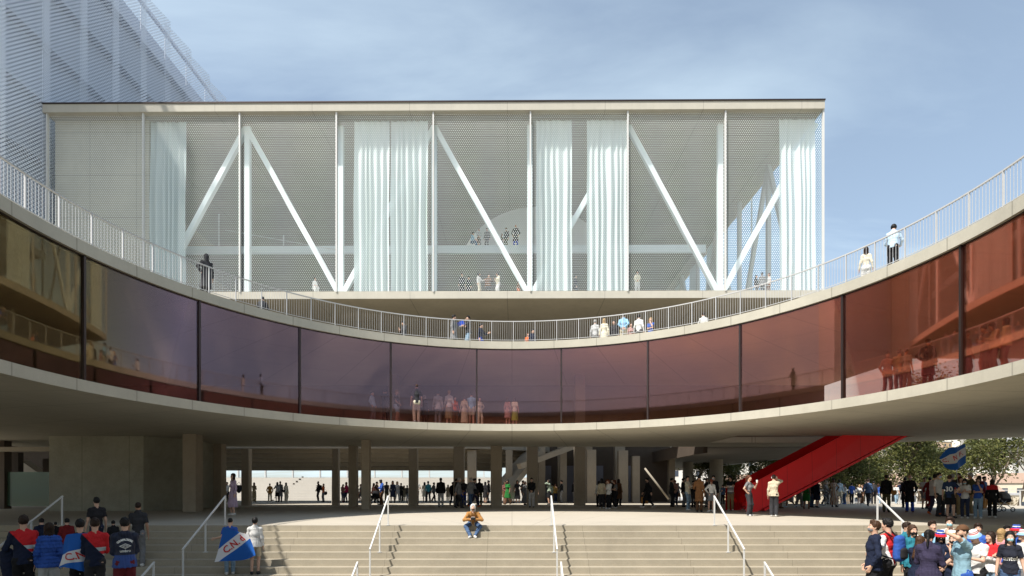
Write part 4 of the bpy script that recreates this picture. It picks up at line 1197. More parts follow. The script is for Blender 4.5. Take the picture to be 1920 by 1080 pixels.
# ---- clothes
TOPS = {  # torso offset, sleeve offset, sleeve length, hem height, flare, wrinkle
 'tee': (.013, .016, .36, .86, 0, .003), 'polo': (.013, .015, .38, .86, 0, .003), 'shirt': (.014, .010, .97, .87, 0, .003), 'blouse': (.014, .013, .97, .93, 0, .004),
 'sweater': (.019, .015, .97, .84, .008, .004), 'jacket': (.024, .018, .97, .85, .010, .004), 'blazer': (.020, .014, .96, .79, .012, .003), 'puffer': (.034, .026, .97, .82, .012, .005),
 'hoodie': (.023, .018, .97, .83, .010, .004), 'vest': (.026, .0, 0, .84, .008, .004), 'crop': (.010, .013, .34, 1.10, 0, .003), 'coat': (.026, .019, .97, .47, .045, .005), 'trench': (.028, .020, .97, .50, .045, .005), 'jersey': (.016, .021, .40, .84, .005, .003),
 'top': (.011, 0, 0, .9, 0, .003), 'parka': (.028, .022, .97, .70, .025, .005)}
_cl = {}
def top_mesh(pn, sex, kind, h):
    key = ('t', pn, sex, kind, h)
    if key in _cl: return _cl[key]
    k = skeleton(pn, sex); lo, hi = bounds(k); f = Field(lo, hi, h); o, oa, sl, hem, fl, wr = TOPS[kind]
    hm = hem + k['pel'][2]; r0 = TOR[sex][0]; wd_ = .04 if kind in ('hoodie', 'jacket', 'parka', 'puffer') else 0
    torso(f, k, sex, o, .90 if hem < 1 else 1.04)
    if hem < .9:
        if POSES[pn].get('abs'): hm = k['base'][2] - .10
        else:
            if hem < .8:
                for s_ in (1, -1):
                    t_ = min(1, (k['P%d' % s_][2] - hm) / max(.05, k['P%d' % s_][2] - k['K%d' % s_][2]) + .1)
                    f.cap(k['P%d' % s_], k['P%d' % s_] + (k['K%d' % s_] - k['P%d' % s_]) * t_, .10 + o * .5, .085 + o * .6, .06)
            f.ecap(k['base'] + V(0, 0, -.02), V(0, 0, hm - .05) + k['pel'] * V(1, 1, 0), (r0[0] + o + .006 + wd_, r0[1] + o + .02), (r0[0] + o + fl + .010 + wd_, r0[1] + o + fl + .036), (1, 0, 0), .05)
    if POSES[pn].get('abs'): f.plane((0, 0, -1), -hm)
    else: f.plane((0, 0, -1), -hm)
    g = Field(lo, hi, h)
    if sl > 0:
        for s_ in (1, -1): arm(g, k, s_, oa, oa, sl)
        hh = np.maximum(.03 - np.abs(f.F - g.F), 0); f.F = np.minimum(f.F, g.F) - hh * hh / .12
    if kind in ('hoodie', 'parka'):
        f.ecap(k['up']((-.05, .07, 1.44)), k['up']((.05, .07, 1.44)), (.06, .05), (.06, .05), (0, 1, 0), .03)
    if kind in ('jacket', 'blazer', 'puffer', 'coat', 'trench', 'shirt', 'polo', 'vest'):
        f.cap(k['up']((-.022, .02, 1.462)), k['up']((.022, .02, 1.462)), .068, .068, .02); f.cap(k['up']((0, .02, 1.46)), k['up']((0, .01, 1.53)), .066, .064, .01, flat=True)
        f.cap(k['up']((0, .01, 1.50)), k['up']((0, .0, 1.56)), .058, .058, 0, sub=True)
    f.wrinkle(wr * 1.5, len(kind) + len(pn), .085 if kind != 'puffer' else .06); f.wrinkle(wr * .8, len(kind) + 3, .045)
    if kind == 'puffer':
        Z = f.ax[2][None, None, :]; f.F = f.F + (.006 * np.cos(Z * 6.283 / .075)).astype(np.float32)
    P, Q = f.mesh(); me = np_mesh('top', P, Q, [M_eye]); _cl[key] = me; return me
BOTS = {'trousers': (.014, .020, .030, 1.0), 'jeans': (.012, .014, .018, 1.0), 'leggings': (.008, .008, .009, 1.0), 'loose trousers': (.018, .040, .048, 1.0), 'cargo trousers': (.018, .042, .050, 1.0), 'chinos': (.014, .018, .024, 1.0)}
SKIRTS = {'miniskirt': (.60, .075), 'skirt': (.50, .06), 'midi skirt': (.32, .05), 'long skirt': (.16, .08), 'dress': (.48, .075), 'midi dress': (.34, .07), 'long dress': (.15, .09)}
def bot_mesh(pn, sex, kind, h):
    key = ('b', pn, sex, kind, h)
    if key in _cl: return _cl[key]
    k = skeleton(pn, sex); lo, hi = bounds(k); f = Field(lo, hi, h); r = TOR[sex]; pz = k['pel'][2]
    if kind in SKIRTS:
        hem, fl = SKIRTS[kind]; hem += pz; o = .014
        f.ecap(k['up']((0, 0, 1.07)), k['base'] + V(0, 0, -.06), (r[1][0] + o, r[1][1] + o), (r[0][0] + o + fl * .2, r[0][1] + o + fl * .2), (1, 0, 0), .03)
        f.ecap(k['base'] + V(0, 0, -.06), V(k['pel'][0], k['pel'][1], hem - .06), (r[0][0] + o + fl * .2, r[0][1] + o + fl * .2), (r[0][0] + fl, r[0][1] + fl * 1.3), (1, 0, 0), .04)
        for s_ in (1, -1):
            K, P_, A = k['K%d' % s_], k['P%d' % s_], k['A%d' % s_]
            f.cap(P_, K, .095, .075, .06)
            if hem < .4: f.cap(K, A, .075, .085, .08)
        f.plane((0, 0, -1), -hem)
        X = f.ax[0][:, None, None]; Y = f.ax[1][None, :, None]; Z = f.ax[2][None, None, :]
        f.F = f.F + (.010 * np.clip((.95 + pz - Z) / .4, 0, 1) * np.sin(13 * np.arctan2(X, Y + 1e-4) + Z * 4)).astype(np.float32)
    elif kind == 'shorts':
        f.ecap(k['base'] + V(0, 0, -.05), k['up']((0, 0, 1.05)), (r[0][0] + .014, r[0][1] + .014), (r[1][0] + .012, r[1][1] + .012), (1, 0, 0), .04)
        for s_ in (1, -1):
            K, P_ = k['K%d' % s_], k['P%d' % s_]; f.cap(P_, P_ + (K - P_) * .82, .10, .092, .04, flat=True); f.ell(P_ + V(0, .05, 0), (.09, .085, .1), .04)
        f.wrinkle(.003, 3)
    else:
        o, o1, o2, _ = BOTS[kind]
        f.ecap(k['base'] + V(0, 0, -.05), k['up']((0, 0, 1.05)), (r[0][0] + o, r[0][1] + o), (r[1][0] + o, r[1][1] + o), (1, 0, 0), .04)
        for s_ in (1, -1):
            K, P_, A = k['K%d' % s_], k['P%d' % s_], k['A%d' % s_]
            f.cap(P_, K, .088 + o, .056 + o1, .04); f.cap(K, A + nrm(A - K) * .015, .056 + o1, .040 + o2, .03, flat=True)
            cf = K + (A - K) * .3; f.cap(cf + V(0, .022, 0), K + (A - K) * .6 + V(0, .012, 0), .044 + o1 * .5, .034 + o2 * .6, .04)
            f.ell(P_ + V(0, .05, 0), (.085, .08, .095), .05)
        f.wrinkle(.006, len(kind), .11); f.wrinkle(.003, 5, .05)
    P, Q = f.mesh(); me = np_mesh('bottom', P, Q, [M_eye]); _cl[key] = me; return me
def shoe_mesh(pn, sex, h):
    key = ('s', pn, sex)
    if key in _cl: return _cl[key]
    k = skeleton(pn, sex); out = []
    for s_ in (1, -1):
        A, fd = k['A%d' % s_], k['F%d' % s_]; n_ = nrm(V(0, 0, 1) - fd * fd[2])
        f = Field(A - V(.24, .24, .16), A + V(.24, .24, .1), .009)
        f.cap(A - n_ * .038 - fd * .035, A - n_ * .052 + fd * .135, .045, .036, 0); f.cap(A - n_ * .03, A - fd * .005 + n_ * .005, .046, .045, .03)
        f.plane(-n_, -(n_ @ A) + .083); f.plane(n_, (n_ @ A) + .02)
        P, Q = f.mesh(); out.append(np_mesh('shoe', P, Q, [M_eye]))
    _cl[key] = out; return out
# ---- hair, hats, masks in head space
def hair_mesh(kind):
    key = ('h', kind)
    if key in _cl: return _cl[key]
    f = Field((-.22, -.24, -.52), (.22, .26, .2), .009)
    def shell(g, c=-.012, n=(0, .72, .69)):
        f.ell((0, .022, .036), (.083 + g, .104 + g, .094 + g), 0); f.plane((-n[0], -n[1], -n[2]), -c)
    if kind == 'buzz': shell(.001, -.005)
    elif kind == 'short': shell(.009, -.014); f.ell((0, -.045, .105), (.06, .045, .03), .03)
    elif kind == 'mop': shell(.016, -.03); f.ell((0, -.05, .10), (.07, .055, .035), .03)
    elif kind == 'balding': shell(.003, .028, (0, .95, -.1))
    elif kind in ('long', 'bob', 'straight'):
        shell(.012, -.016)
        low = -.13 if kind == 'bob' else (-.30 if kind == 'long' else -.40)
        f.ecap((0, .05, .02), (0, .075, low), (.088, .062), (.07 if kind != 'bob' else .085, .035), (1, 0, 0), .03)
        for s_ in (1, -1): f.cap((s_ * .075, -.005, .02), (s_ * .085, .01 if kind == 'bob' else -.03, max(low, -.24)), .026, .022, .03)
    elif kind == 'pony': shell(.010, -.014); f.cap((0, .115, .06), (0, .165, .03), .03, .034, .02); f.cap((0, .165, .03), (0, .15, -.24), .036, .016, .02)
    elif kind == 'bun': shell(.009, -.014); f.ell((0, .12, .10), (.045, .045, .042), .02)
    elif kind == 'cap':
        f.ell((0, .02, .04), (.092, .112, .096), 0); f.plane((0, 0, -1), -.04); f.ecap((0, -.09, .047), (0, -.165, .036), (.065, .008), (.052, .006), (1, 0, 0), .01)
    elif kind == 'flatcap': f.ell((0, .01, .07), (.098, .122, .055), 0); f.plane((0, 0, -1), -.045); f.ecap((0, -.09, .055), (0, -.135, .045), (.06, .01), (.05, .008), (1, 0, 0), .01)
    elif kind == 'bucket':
        f.ecap((0, .018, .05), (0, .018, .105), (.096, .112), (.078, .092), (1, 0, 0), 0); f.plane((0, 0, -1), -.02); f.plane((0, 0, 1), .135)
        g = Field((-.22, -.24, -.52), (.22, .26, .2), .009); g.ecap((0, .018, .06), (0, .018, .0), (.098, .114), (.145, .16), (1, 0, 0), 0, flat=True); g.plane((0, 0, 1), .05)
        g2 = Field((-.22, -.24, -.52), (.22, .26, .2), .009); g2.ecap((0, .018, .045), (0, .018, -.03), (.085, .10), (.14, .155), (1, 0, 0), 0)
        f.F = np.minimum(f.F, np.maximum(g.F, -g2.F))
    elif kind == 'hood':
        f.ell((0, .02, .025), (.105, .128, .128), 0); f.ecap((0, .03, -.06), (0, .05, -.12), (.085, .08), (.09, .08), (1, 0, 0), .04)
        f.ell((0, -.125, -.022), (.066, .115, .108), .02, sub=True); f.plane((0, -1, .15), .10)
    elif kind == 'hijab':
        f.ell((0, .02, .025), (.095, .118, .115), 0); f.ecap((0, .03, -.06), (0, .03, -.26), (.09, .09), (.17, .13), (1, 0, 0), .04)
        f.ell((0, -.12, -.01), (.055, .11, .085), .02, sub=True)
    elif kind == 'mask':
        f.ell((0, -.04, -.05), (.066, .075, .058), 0); f.plane((0, 0, 1), -.018); f.plane((0, 1, 0), -.02)
    elif kind == 'beard':
        f.ell((0, -.03, -.062), (.066, .073, .062), 0); f.plane((0, -.35, 1), -.018); f.plane((0, 1, 0), .01)
    elif kind == 'headphones':
        for s_ in (1, -1): f.ell((s_ * .095, .01, -.002), (.02, .036, .04), 0)
        for i in range(14):
            a0, a1 = math.pi * i / 14, math.pi * (i + 1) / 14
            f.cap((.1 * math.cos(a0), .01, .13 * math.sin(a0)), (.1 * math.cos(a1), .01, .13 * math.sin(a1)), .010, .010, .004)
    if kind in ('short', 'mop', 'long', 'straight', 'pony', 'bob', 'bun'):
        f.wrinkle(.006, len(kind), .04)
    P, Q = f.mesh(); me = np_mesh('hair', P, Q, [M_eye]); _cl[key] = me; return me

COL = {'black': (.012, .012, .014), 'charcoal': (.032, .032, .036), 'dark': (.02, .019, .022), 'navy': (.010, .015, .036), 'blue': (.03, .085, .34), 'royal blue': (.015, .06, .42), 'light blue': (.24, .44, .62), 'pale blue': (.42, .55, .68),
 'teal': (.02, .15, .20), 'grey': (.17, .17, .175), 'light grey': (.40, .40, .40), 'white': (.58, .575, .56), 'beige': (.48, .42, .31), 'cream': (.60, .55, .43), 'khaki': (.26, .20, .11), 'brown': (.11, .055, .028), 'trench brown': (.20, .095, .04),
 'mustard': (.36, .18, .045), 'orange': (.55, .12, .03), 'red': (.50, .02, .025), 'dark red': (.15, .012, .014), 'maroon': (.13, .016, .022), 'magenta': (.42, .02, .10), 'green': (.018, .14, .03), 'pale green': (.30, .36, .28), 'olive': (.085, .08, .04), 'lilac': (.40, .30, .40),
 'purple': (.032, .027, .058), 'denim': (.06, .105, .20), 'pale denim': (.20, .29, .38), 'dark denim': (.022, .03, .06), 'tan': (.42, .20, .06), 'pink': (.55, .25, .27), 'ochre': (.30, .19, .05), 'cyan': (.35, .62, .68), 'plaid': (.16, .07, .06), 'dusty pink': (.40, .24, .22), 'lime': (.32, .36, .08)}
HAIRC = {'black': (.010, .009, .009), 'brown': (.05, .024, .012), 'dark brown': (.022, .012, .008), 'blond': (.34, .22, .10), 'grey': (.30, .29, .28), 'white': (.6, .59, .57), 'red': (.16, .04, .018), 'auburn': (.09, .028, .014)}
def split_color(s_):
    for n in sorted(COL, key=len, reverse=True):
        if s_.startswith(n + ' '): return COL[n], s_[len(n) + 1:]
    raise KeyError(s_)
def put(o, mat, slot=0):
    o.material_slots[slot].link = 'OBJECT'; o.material_slots[slot].material = mat
def child(name, me, par, mat, mtx=None):
    o = bpy.data.objects.new(name, me); link(o); o.parent = par; put(o, mat)
    if mtx is not None: o.matrix_local = mtx
    return o
PEOPLE = []; LABELS = set()
def art(s_): return s_ if s_.split()[-1] in ('jeans', 'trousers', 'shorts', 'leggings', 'chinos') else ('an ' if s_[0] in 'aeiou' else 'a ') + s_
def person(loc, H, noun, hair, top, bot, pn, yaw, where, shoes='white', skin='light', ex=(), mir=False, h=.0145, grp=None, tmat=None, bmat=None, hatm=None, topname=None, botname=None):
    sex = 'f' if noun in ('woman', 'girl') else 'm'
    hw = hair.split(); hk = hw[-1]; hc = ' '.join(hw[:-1])
    dress = top.endswith('dress')
    lb = '%s in %s' % (noun, art(topname or top)) + ('' if dress else ' and ' + (botname or bot)) + ', ' + where
    if len(lb.split()) > 16: lb = '%s in %s, ' % (noun, art(topname or top)) + where
    if len(lb.split()) > 16: print('LONG', lb)
    if lb in LABELS: print('DUP', lb)
    LABELS.add(lb)
    va = math.atan2(loc[0], loc[1])      # yaw is given against the line of sight
    o = thing('person', lb, 'person', loc, R_(yaw) - va, grp)
    s_ = H / 1.735; sl_ = s_ * (.98 if abs(va) < .3 else .90); o.scale = (-sl_ if mir else sl_, sl_, s_)
    k = skeleton(pn, sex)
    b = child('body', body_mesh(pn, sex, h), o, M_skin[skin])
    if dress:
        c, kind = split_color(top); m_ = tmat or fabric(c, 'fabric_' + top.replace(' ', '_'))
        child('bodice', top_mesh(pn, sex, 'blouse' if bot == 'long' else 'tee', h), o, m_); child('skirt', bot_mesh(pn, sex, kind, h), o, m_)
    else:
        c, kind = split_color(top); tk = kind.split()[-1]
        child(tk, top_mesh(pn, sex, tk, h), o, tmat or fabric(c, 'fabric_' + top.replace(' ', '_')))
        c, kind = split_color(bot); child(kind.replace(' ', '_'), bot_mesh(pn, sex, kind, h), o, bmat or fabric(c, 'fabric_' + bot.replace(' ', '_')))
    for me in shoe_mesh(pn, sex, h): child('shoe', me, o, fabric(COL[shoes], 'shoe_' + shoes, .5))
    HM = Matrix((k['H'] * V(.95, .95, .96)).tolist()).to_4x4(); HM.translation = Vector(k['head'].tolist())
    if hk in ('cap', 'flatcap', 'bucket'):
        child('hair', hair_mesh('buzz'), o, fabric(HAIRC['dark brown'], 'hair_dark_brown', .6), HM)
        child(hk if hk != 'bucket' else 'bucket_hat', hair_mesh(hk), o, hatm or fabric(COL[hc], 'hat_' + hc), HM)
    elif hk in ('hood', 'hijab'): child(hk, hair_mesh(hk), o, fabric(COL[hc], hk + '_' + hc), HM)
    elif hk != 'bald': child('hair', hair_mesh(hk), o, fabric(HAIRC[hc], 'hair_' + hc.replace(' ', '_'), .55), HM)
    for e_ in ex:
        ew = e_.split(); kind = ew[-1]; cc = ' '.join(ew[:-1])
        if kind in ('mask', 'headphones'): child('face_mask' if kind == 'mask' else kind, hair_mesh(kind), o, fabric(COL[cc], kind + '_' + cc), HM)
        elif kind == 'beard': child('beard', hair_mesh('beard'), o, fabric(HAIRC[cc], 'hair_' + cc.replace(' ', '_'), .55), HM)
        elif kind in ('long', 'straight', 'bob', 'pony'): child('hair', hair_mesh(kind), o, fabric(HAIRC[cc], 'hair_' + cc.replace(' ', '_'), .55), HM)
    PEOPLE.append(o); return o
def local(o, p):
    """world point of a place given in a figure's own 1.735 m frame"""
    s_ = o.scale; q = Vector((p[0] * s_.x, p[1] * s_.y, p[2] * s_.z)); q.rotate(o.rotation_euler); return o.location + q
# ---------------------------------------------------------------- the crowd, read from the photograph figure by figure
def P(x, yf, hp, noun, hair, top, bot, pn, yaw, where, **kw):
    yf = max(yf, 939.8)
    if (x - 960) / 1050.0 * 1260.0 / (yf - 917) > 19.2: yf = max(yf, 945.3)      # stay this side of the parapet
    d = 1260.0 / (yf - 917); p = at(x, 0, d)
    H = hp * d / 1050.0; lo_, hi_ = kw.pop('lim', (1.56, 1.93))
    kw.setdefault('grp', 'people standing on the plaza under the ring')
    return person((p.x, d, 0.0), max(lo_, min(hi_, H)), noun, hair, top, bot, pn, yaw, where, **kw)
# --- left of the plaza
lilac = P(437, 966, 78, 'woman', 'dark brown straight', 'lilac midi dress', 'long', 'stand', -62, 'walking past alone between the first columns', h=.011)
P(419, 944.5, 41, 'woman', 'black bob', 'pale green long dress', '', 'relax', 30, 'half hidden behind the lilac woman')
P(426, 944, 40, 'man', 'black short', 'white shirt', 'black trousers', 'clasp', -40, 'half hidden behind the lilac woman')
P(476.5, 941.8, 37, 'woman', 'dark brown bob', 'khaki shirt', 'khaki loose trousers', 'chin', 5, 'alone, first figure right of the slim column', shoes='brown', skin='brown')
P(506, 941.6, 35, 'man', 'auburn buzz', 'mustard jacket', 'khaki trousers', 'pocket', 175, 'seen from behind against the pale stand', skin='brown')
P(520, 941.2, 37, 'woman', 'dark brown long', 'light grey sweater', 'black skirt', 'gesture', 195, 'in the trio against the pale stand', shoes='black', skin='brown')
P(525.5, 940.6, 39, 'man', 'black short', 'grey coat', 'charcoal trousers', 'stand', 160, 'in the trio against the pale stand', shoes='black')
bagw = P(536, 941.8, 37, 'woman', 'black straight', 'cream shirt', 'beige loose trousers', 'relax', 150, 'right end of the trio against the pale stand')
bp1 = P(597, 940.7, 39, 'man', 'black buzz', 'black jacket', 'black leggings', 'clasp', -70, 'with a rucksack, beside the woman in orange', skin='brown')
orw = P(606.5, 941.2, 34, 'woman', 'auburn long', 'orange shirt', 'grey jeans', 'chin', -60, 'beside the man with a rucksack', shoes='dark')
P(642.5, 941.8, 34, 'woman', 'black bob', 'plaid shirt', 'dark denim jeans', 'phone', 40, 'between two close columns on the left', shoes='dark red')
P(649, 941, 37, 'woman', 'red long', 'magenta jacket', 'dark denim jeans', 'relax', -120, 'bright spot between two close columns on the left', shoes='black')
P(671, 938.6, 30, 'woman', 'black bob', 'white shirt', 'orange shorts', 'stand', 90, 'seen in the narrow gap between two columns')
P(676, 939, 32, 'woman', 'black bun', 'grey dress', '', 'relax', -90, 'seen in the narrow gap between two columns', shoes='black')
P(699, 943.6, 38, 'woman', 'dark brown long', 'plaid jacket', 'black trousers', 'push', 95, 'holding the black pram right of the nearest column', shoes='black')
P(706, 943, 40, 'man', 'black short', 'black jacket', 'black trousers', 'walk2', 60, 'behind the black pram', shoes='black')
P(716, 946.6, 48, 'man', 'black short', 'blue shirt', 'brown trousers', 'phone', -70, 'looking down beside the second handrail from the left', shoes='brown', skin='dark')
P(725, 941.6, 38, 'man', 'black short', 'charcoal vest', 'olive trousers', 'stand', 165, 'with a teal rucksack', shoes='black')
P(736.5, 942.8, 42, 'woman', 'dark brown bob', 'navy dress', 'long', 'walk2', -15, 'walking right of the second handrail', shoes='black', skin='brown')
P(744.5, 942.2, 40, 'woman', 'blond bob', 'light grey blazer', 'light grey trousers', 'walk', 20, 'walking next to the woman in navy', shoes='black')
P(752, 940, 34, 'man', 'black short', 'charcoal jacket', 'charcoal trousers', 'carry', 30, 'left of a woman with a white carrier bag', shoes='black')
P(757.5, 937.6, 29, 'woman', 'brown bob', 'beige coat', 'khaki trousers', 'walk2', 0, 'carrying a white carrier bag')
P(763.5, 938, 28, 'man', 'black short', 'grey jacket', 'pale denim jeans', 'stand', 140, 'close to the column with the bicycle')
P(781, 945.8, 46, 'man', 'black buzz', 'light grey tee', 'black trousers', 'carry', -12, 'leaning on a blue bicycle', skin='brown', shoes='black')
P(796, 941.2, 37, 'woman', 'black bob', 'cream dress', '', 'stand', 170, 'left of the man in a teal shirt', skin='brown', shoes='black')
P(803, 942.6, 41, 'man', 'black short', 'teal shirt', 'dark trousers', 'walk', 190, 'walking away right of the bicycle', skin='tan', shoes='black')
P(813, 940.4, 36, 'man', 'brown short', 'grey jacket', 'black trousers', 'walk2', 60, 'striding behind the teal shirt', shoes='black')
P(826.5, 951, 55, 'man', 'black short', 'black puffer', 'light grey trousers', 'stand', 178, 'large dark back in the left of the crowd', skin='dark', shoes='grey')
P(840, 937.4, 31, 'woman', 'brown bob', 'beige coat', 'beige trousers', 'clasp', 10, 'small and far behind the crowd')
bp2 = P(848.5, 947.6, 44, 'man', 'black short', 'black jacket', 'dark trousers', 'walk2', 150, 'carrying a black rucksack in the crowd', shoes='black')
P(860, 952.6, 58, 'man', 'grey short', 'grey blazer', 'charcoal trousers', 'walk2', 75, 'grey haired, facing the bald man', shoes='black')
P(856, 949.6, 52, 'man', 'black short', 'black jacket', 'black trousers', 'stand', 100, 'directly behind the grey blazer', shoes='black')
P(869.5, 948.6, 50, 'man', 'brown bald', 'charcoal shirt', 'royal blue trousers', 'clasp', -5, 'bald, in the middle of the talking group', skin='tan', shoes='brown', ex=('grey beard',))
bag3 = P(883.5, 952.4, 58, 'man', 'grey short', 'grey hoodie', 'denim jeans', 'walk2', 215, 'grey haired with a black bag on his hip', shoes='pale blue')
P(888.5, 951, 57, 'man', 'black short', 'purple jacket', 'purple trousers', 'walk', 95, 'striding right behind the grey hoodie', shoes='orange')
P(899, 948.6, 51, 'man', 'charcoal flatcap', 'black jacket', 'olive trousers', 'stand', 172, 'in a flat cap, seen from behind', shoes='black')
P(909.5, 944.2, 41, 'woman', 'black bob', 'black coat', 'red skirt', 'relax', 150, 'red hem showing under the coat', skin='tan', shoes='black')
bp3 = P(916, 943.2, 43, 'man', 'black short', 'black jacket', 'dark denim jeans', 'stand', -100, 'in a blue face mask left of the pale column', shoes='black', ex=('cyan mask',))
P(946.5, 944.6, 42, 'woman', 'dark brown bob', 'plaid shirt', 'brown skirt', 'clasp', 20, 'left of the woman in green', skin='brown', shoes='black')
P(952, 946, 47, 'woman', 'black long', 'green dress', '', 'walk2', -35, 'turning away beside the pale column', skin='brown', shoes='brown')
P(961, 943.4, 42, 'woman', 'auburn bun', 'light grey blouse', 'pale green midi skirt', 'stand', 185, 'right of the green dress', shoes='black')
P(970, 943.8, 43, 'woman', 'black bob', 'black midi dress', '', 'hip', 10, 'hand on hip in the middle of the crowd', skin='brown', shoes='black')
P(980.5, 943, 43, 'man', 'black short', 'black blazer', 'black trousers', 'stand', 60, 'behind the woman in a long grey dress', skin='tan', shoes='black')
P(984.5, 946.8, 44, 'woman', 'dark brown bob', 'grey long dress', 'long', 'gesture', 55, 'in the middle of the crowd', shoes='black')
P(996.8, 951.4, 58, 'man', 'black short', 'black shirt', 'light grey trousers', 'clasp', -2, 'facing us, tallest at the centre', shoes='black', h=.012)
P(1003.5, 946.4, 43, 'woman', 'dark brown bob', 'light grey crop', 'denim shorts', 'stand', 170, 'just behind the man in a black shirt')
P(1030, 946.2, 47, 'woman', 'black bob', 'pale green sweater', 'black skirt', 'call', -100, 'hand to her ear, left of the middle handrail', shoes='black', ex=())
P(1036, 942.4, 35, 'boy', 'black short', 'pale green jacket', 'khaki trousers', 'stand', 160, 'beside the woman with her hand to her ear')
P(1041, 942.6, 36, 'man', 'brown short', 'ochre jacket', 'dark denim jeans', 'crossed', 40, 'right of the middle handrail top', skin='brown')
P(1053, 943.4, 44, 'man', 'black short', 'black sweater', 'grey trousers', 'gesture', -88, 'in profile, alone, facing left', shoes='black')
P(1076, 943, 44, 'man', 'black mop', 'black jacket', 'grey trousers', 'phone', 70, 'masked, close beside a striped sweater', shoes='black', ex=('grey mask',))
M_band = None
def bands(name, rows, axis=2, wave=None, flipx=False):
    """garment dyed in bands along an axis of the figure (metres)"""
    t = NT(name); tcn = t.n('TexCoord'); sxn = t.n('SeparateXYZ'); t.l(tcn.outputs['Object'], sxn.inputs[0])
    v = sxn.outputs[axis]
    if wave:
        v = t.math('ADD', v, t.math('MULTIPLY', t.math('SINE', t.math('MULTIPLY', sxn.outputs[2], wave[0])), wave[1]))
    if wave and len(wave) > 2: v = t.math('FRACT', t.math('ADD', t.math('DIVIDE', v, wave[2]), 50.0))
    c = rows[0][1]
    for z0, cc in rows[1:]:
        c = t.mix(t.math('GREATER_THAN', v, z0), c, cc)
    n2 = t.noise(tcn.outputs['Object'], 160, 2, .5)
    t.bsdf(c, .85, .2, bump=n2, bstr=.15, bdist=.004); return t.m
WH, BK, GY = (.62, .61, .59), COL['black'], (.30, .30, .31)
M_stripe = bands('striped_knit', [(0, BK), (.86, GY), (.90, BK), (.93, WH), (1.0, GY), (1.17, WH), (1.25, BK)])
P(1084, 947.6, 48, 'man', 'black mop', 'grey sweater', 'khaki trousers', 'crossed', 30, 'left of the huddled group', tmat=M_stripe, topname='striped grey sweater')
# huddled group
P(1123, 950, 48, 'woman', 'black bob', 'white jacket', 'black trousers', 'stand', -160, 'left edge of the huddled group', shoes='black')
P(1128, 949, 57, 'man', 'black short', 'black jacket', 'black trousers', 'stand', 20, 'tallest, at the back of the huddled group', shoes='black')
P(1128.5, 953.4, 55, 'woman', 'black bob', 'beige jacket', 'dark loose trousers', 'stand', 176, 'seen from behind in the huddled group')
P(1137, 949.6, 50, 'woman', 'auburn long', 'brown jacket', 'brown trousers', 'phone', 10, 'wedged in the centre of the huddled group')
P(1142, 954.2, 56, 'woman', 'auburn bob', 'white sweater', 'black trousers', 'phone', -50, 'front right of the huddled group', h=.012)
P(1148, 949, 51, 'man', 'black short', 'black jacket', 'black trousers', 'stand', -10, 'masked at the back of the huddled group', ex=('white mask',))
P(1154.5, 952.6, 53, 'woman', 'auburn bob', 'grey crop', 'dark cargo trousers', 'phone', -80, 'right side of the huddled group')
P(1160, 948.4, 50, 'woman', 'dark brown bob', 'brown coat', 'black trousers', 'stand', 150, 'right edge of the huddled group', shoes='black')
longcoat = P(1215, 952.8, 58, 'man', 'black short', 'black coat', 'black leggings', 'walk', -82, 'walking alone beneath the white slanting strut', ex=('black mask',), h=.012)
P(1259, 950.2, 55, 'man', 'black short', 'charcoal blazer', 'charcoal trousers', 'clasp', 80, 'left end of the group before the far bridge', shoes='black')
P(1266.5, 949.8, 50, 'man', 'red short', 'dusty pink tee', 'dark denim jeans', 'phone', -30, 'talking to the man in a dark suit')
P(1271.5, 941.6, 36, 'girl', 'brown bob', 'grey tee', 'brown skirt', 'hip', 40, 'small, behind the dusty pink tee')
P(1281.5, 950.2, 55, 'man', 'black short', 'black sweater', 'grey trousers', 'stand', 70, 'masked, behind the pale sweater', shoes='black', ex=('grey mask',))
P(1289.5, 957, 64, 'man', 'black short', 'cream sweater', 'pale denim jeans', 'crossed', 62, 'left of the long brown trench coat', h=.011)
P(1300, 951.4, 50, 'man', 'black short', 'dark jacket', 'charcoal trousers', 'stand', 30, 'mostly hidden behind the brown trench coat', shoes='black')
P(1311, 960, 70, 'man', 'black short', 'trench brown trench', 'brown trousers', 'carry', 168, 'big back in the group left of the red stair', shoes='black', h=.011)
P(1325, 950.6, 56, 'man', 'black short', 'black shirt', 'grey trousers', 'stand', 60, 'between the trench coat and the tall masked man', shoes='black')
P(1338, 958.4, 73, 'man', 'black short', 'black coat', 'black trousers', 'stand', -20, 'tall and masked behind the woman in a miniskirt', shoes='white', ex=('pale blue mask',))
P(1334, 960.4, 62, 'woman', 'red pony', 'white blouse', 'grey miniskirt', 'hip', 188, 'red ponytail, hand on hip by the fourth handrail', h=.011)
P(1355.5, 939.2, 34, 'woman', 'black bob', 'denim jacket', 'black trousers', 'phone', -20, 'small and far between the tall man and the red stair', shoes='black')
P(1370, 957.2, 65, 'man', 'black mop', 'light grey sweater', 'khaki trousers', 'crossed', -8, 'arms folded by the red panel', tmat=M_stripe, topname='black and grey striped sweater', h=.011)
cupw = P(1404.5, 967.6, 76, 'woman', 'auburn pony', 'grey crop', 'charcoal cargo trousers', 'cup', 62, 'holding a white cup before the red stair', h=.010)
P(1451, 968.6, 78, 'man', 'dark brown short', 'beige jacket', 'charcoal loose trousers', 'call', 172, 'hand on white headphones before the red stair', ex=('white headphones',), mir=True, h=.010)
P(1463, 953.2, 58, 'woman', 'dark brown bun', 'olive blouse', 'pale green midi skirt', 'cup', 60, 'partly hidden behind the beige bomber jacket', skin='brown', shoes='brown')
P(1482, 952.2, 50, 'woman', 'black bob', 'grey dress', '', 'walk', -80, 'striding beneath the red stair', skin='brown', shoes='pale blue')
P(1498, 951, 52, 'man', 'black short', 'beige shirt', 'grey loose trousers', 'walk2', 150, 'in the group beneath the red stair', shoes='brown')
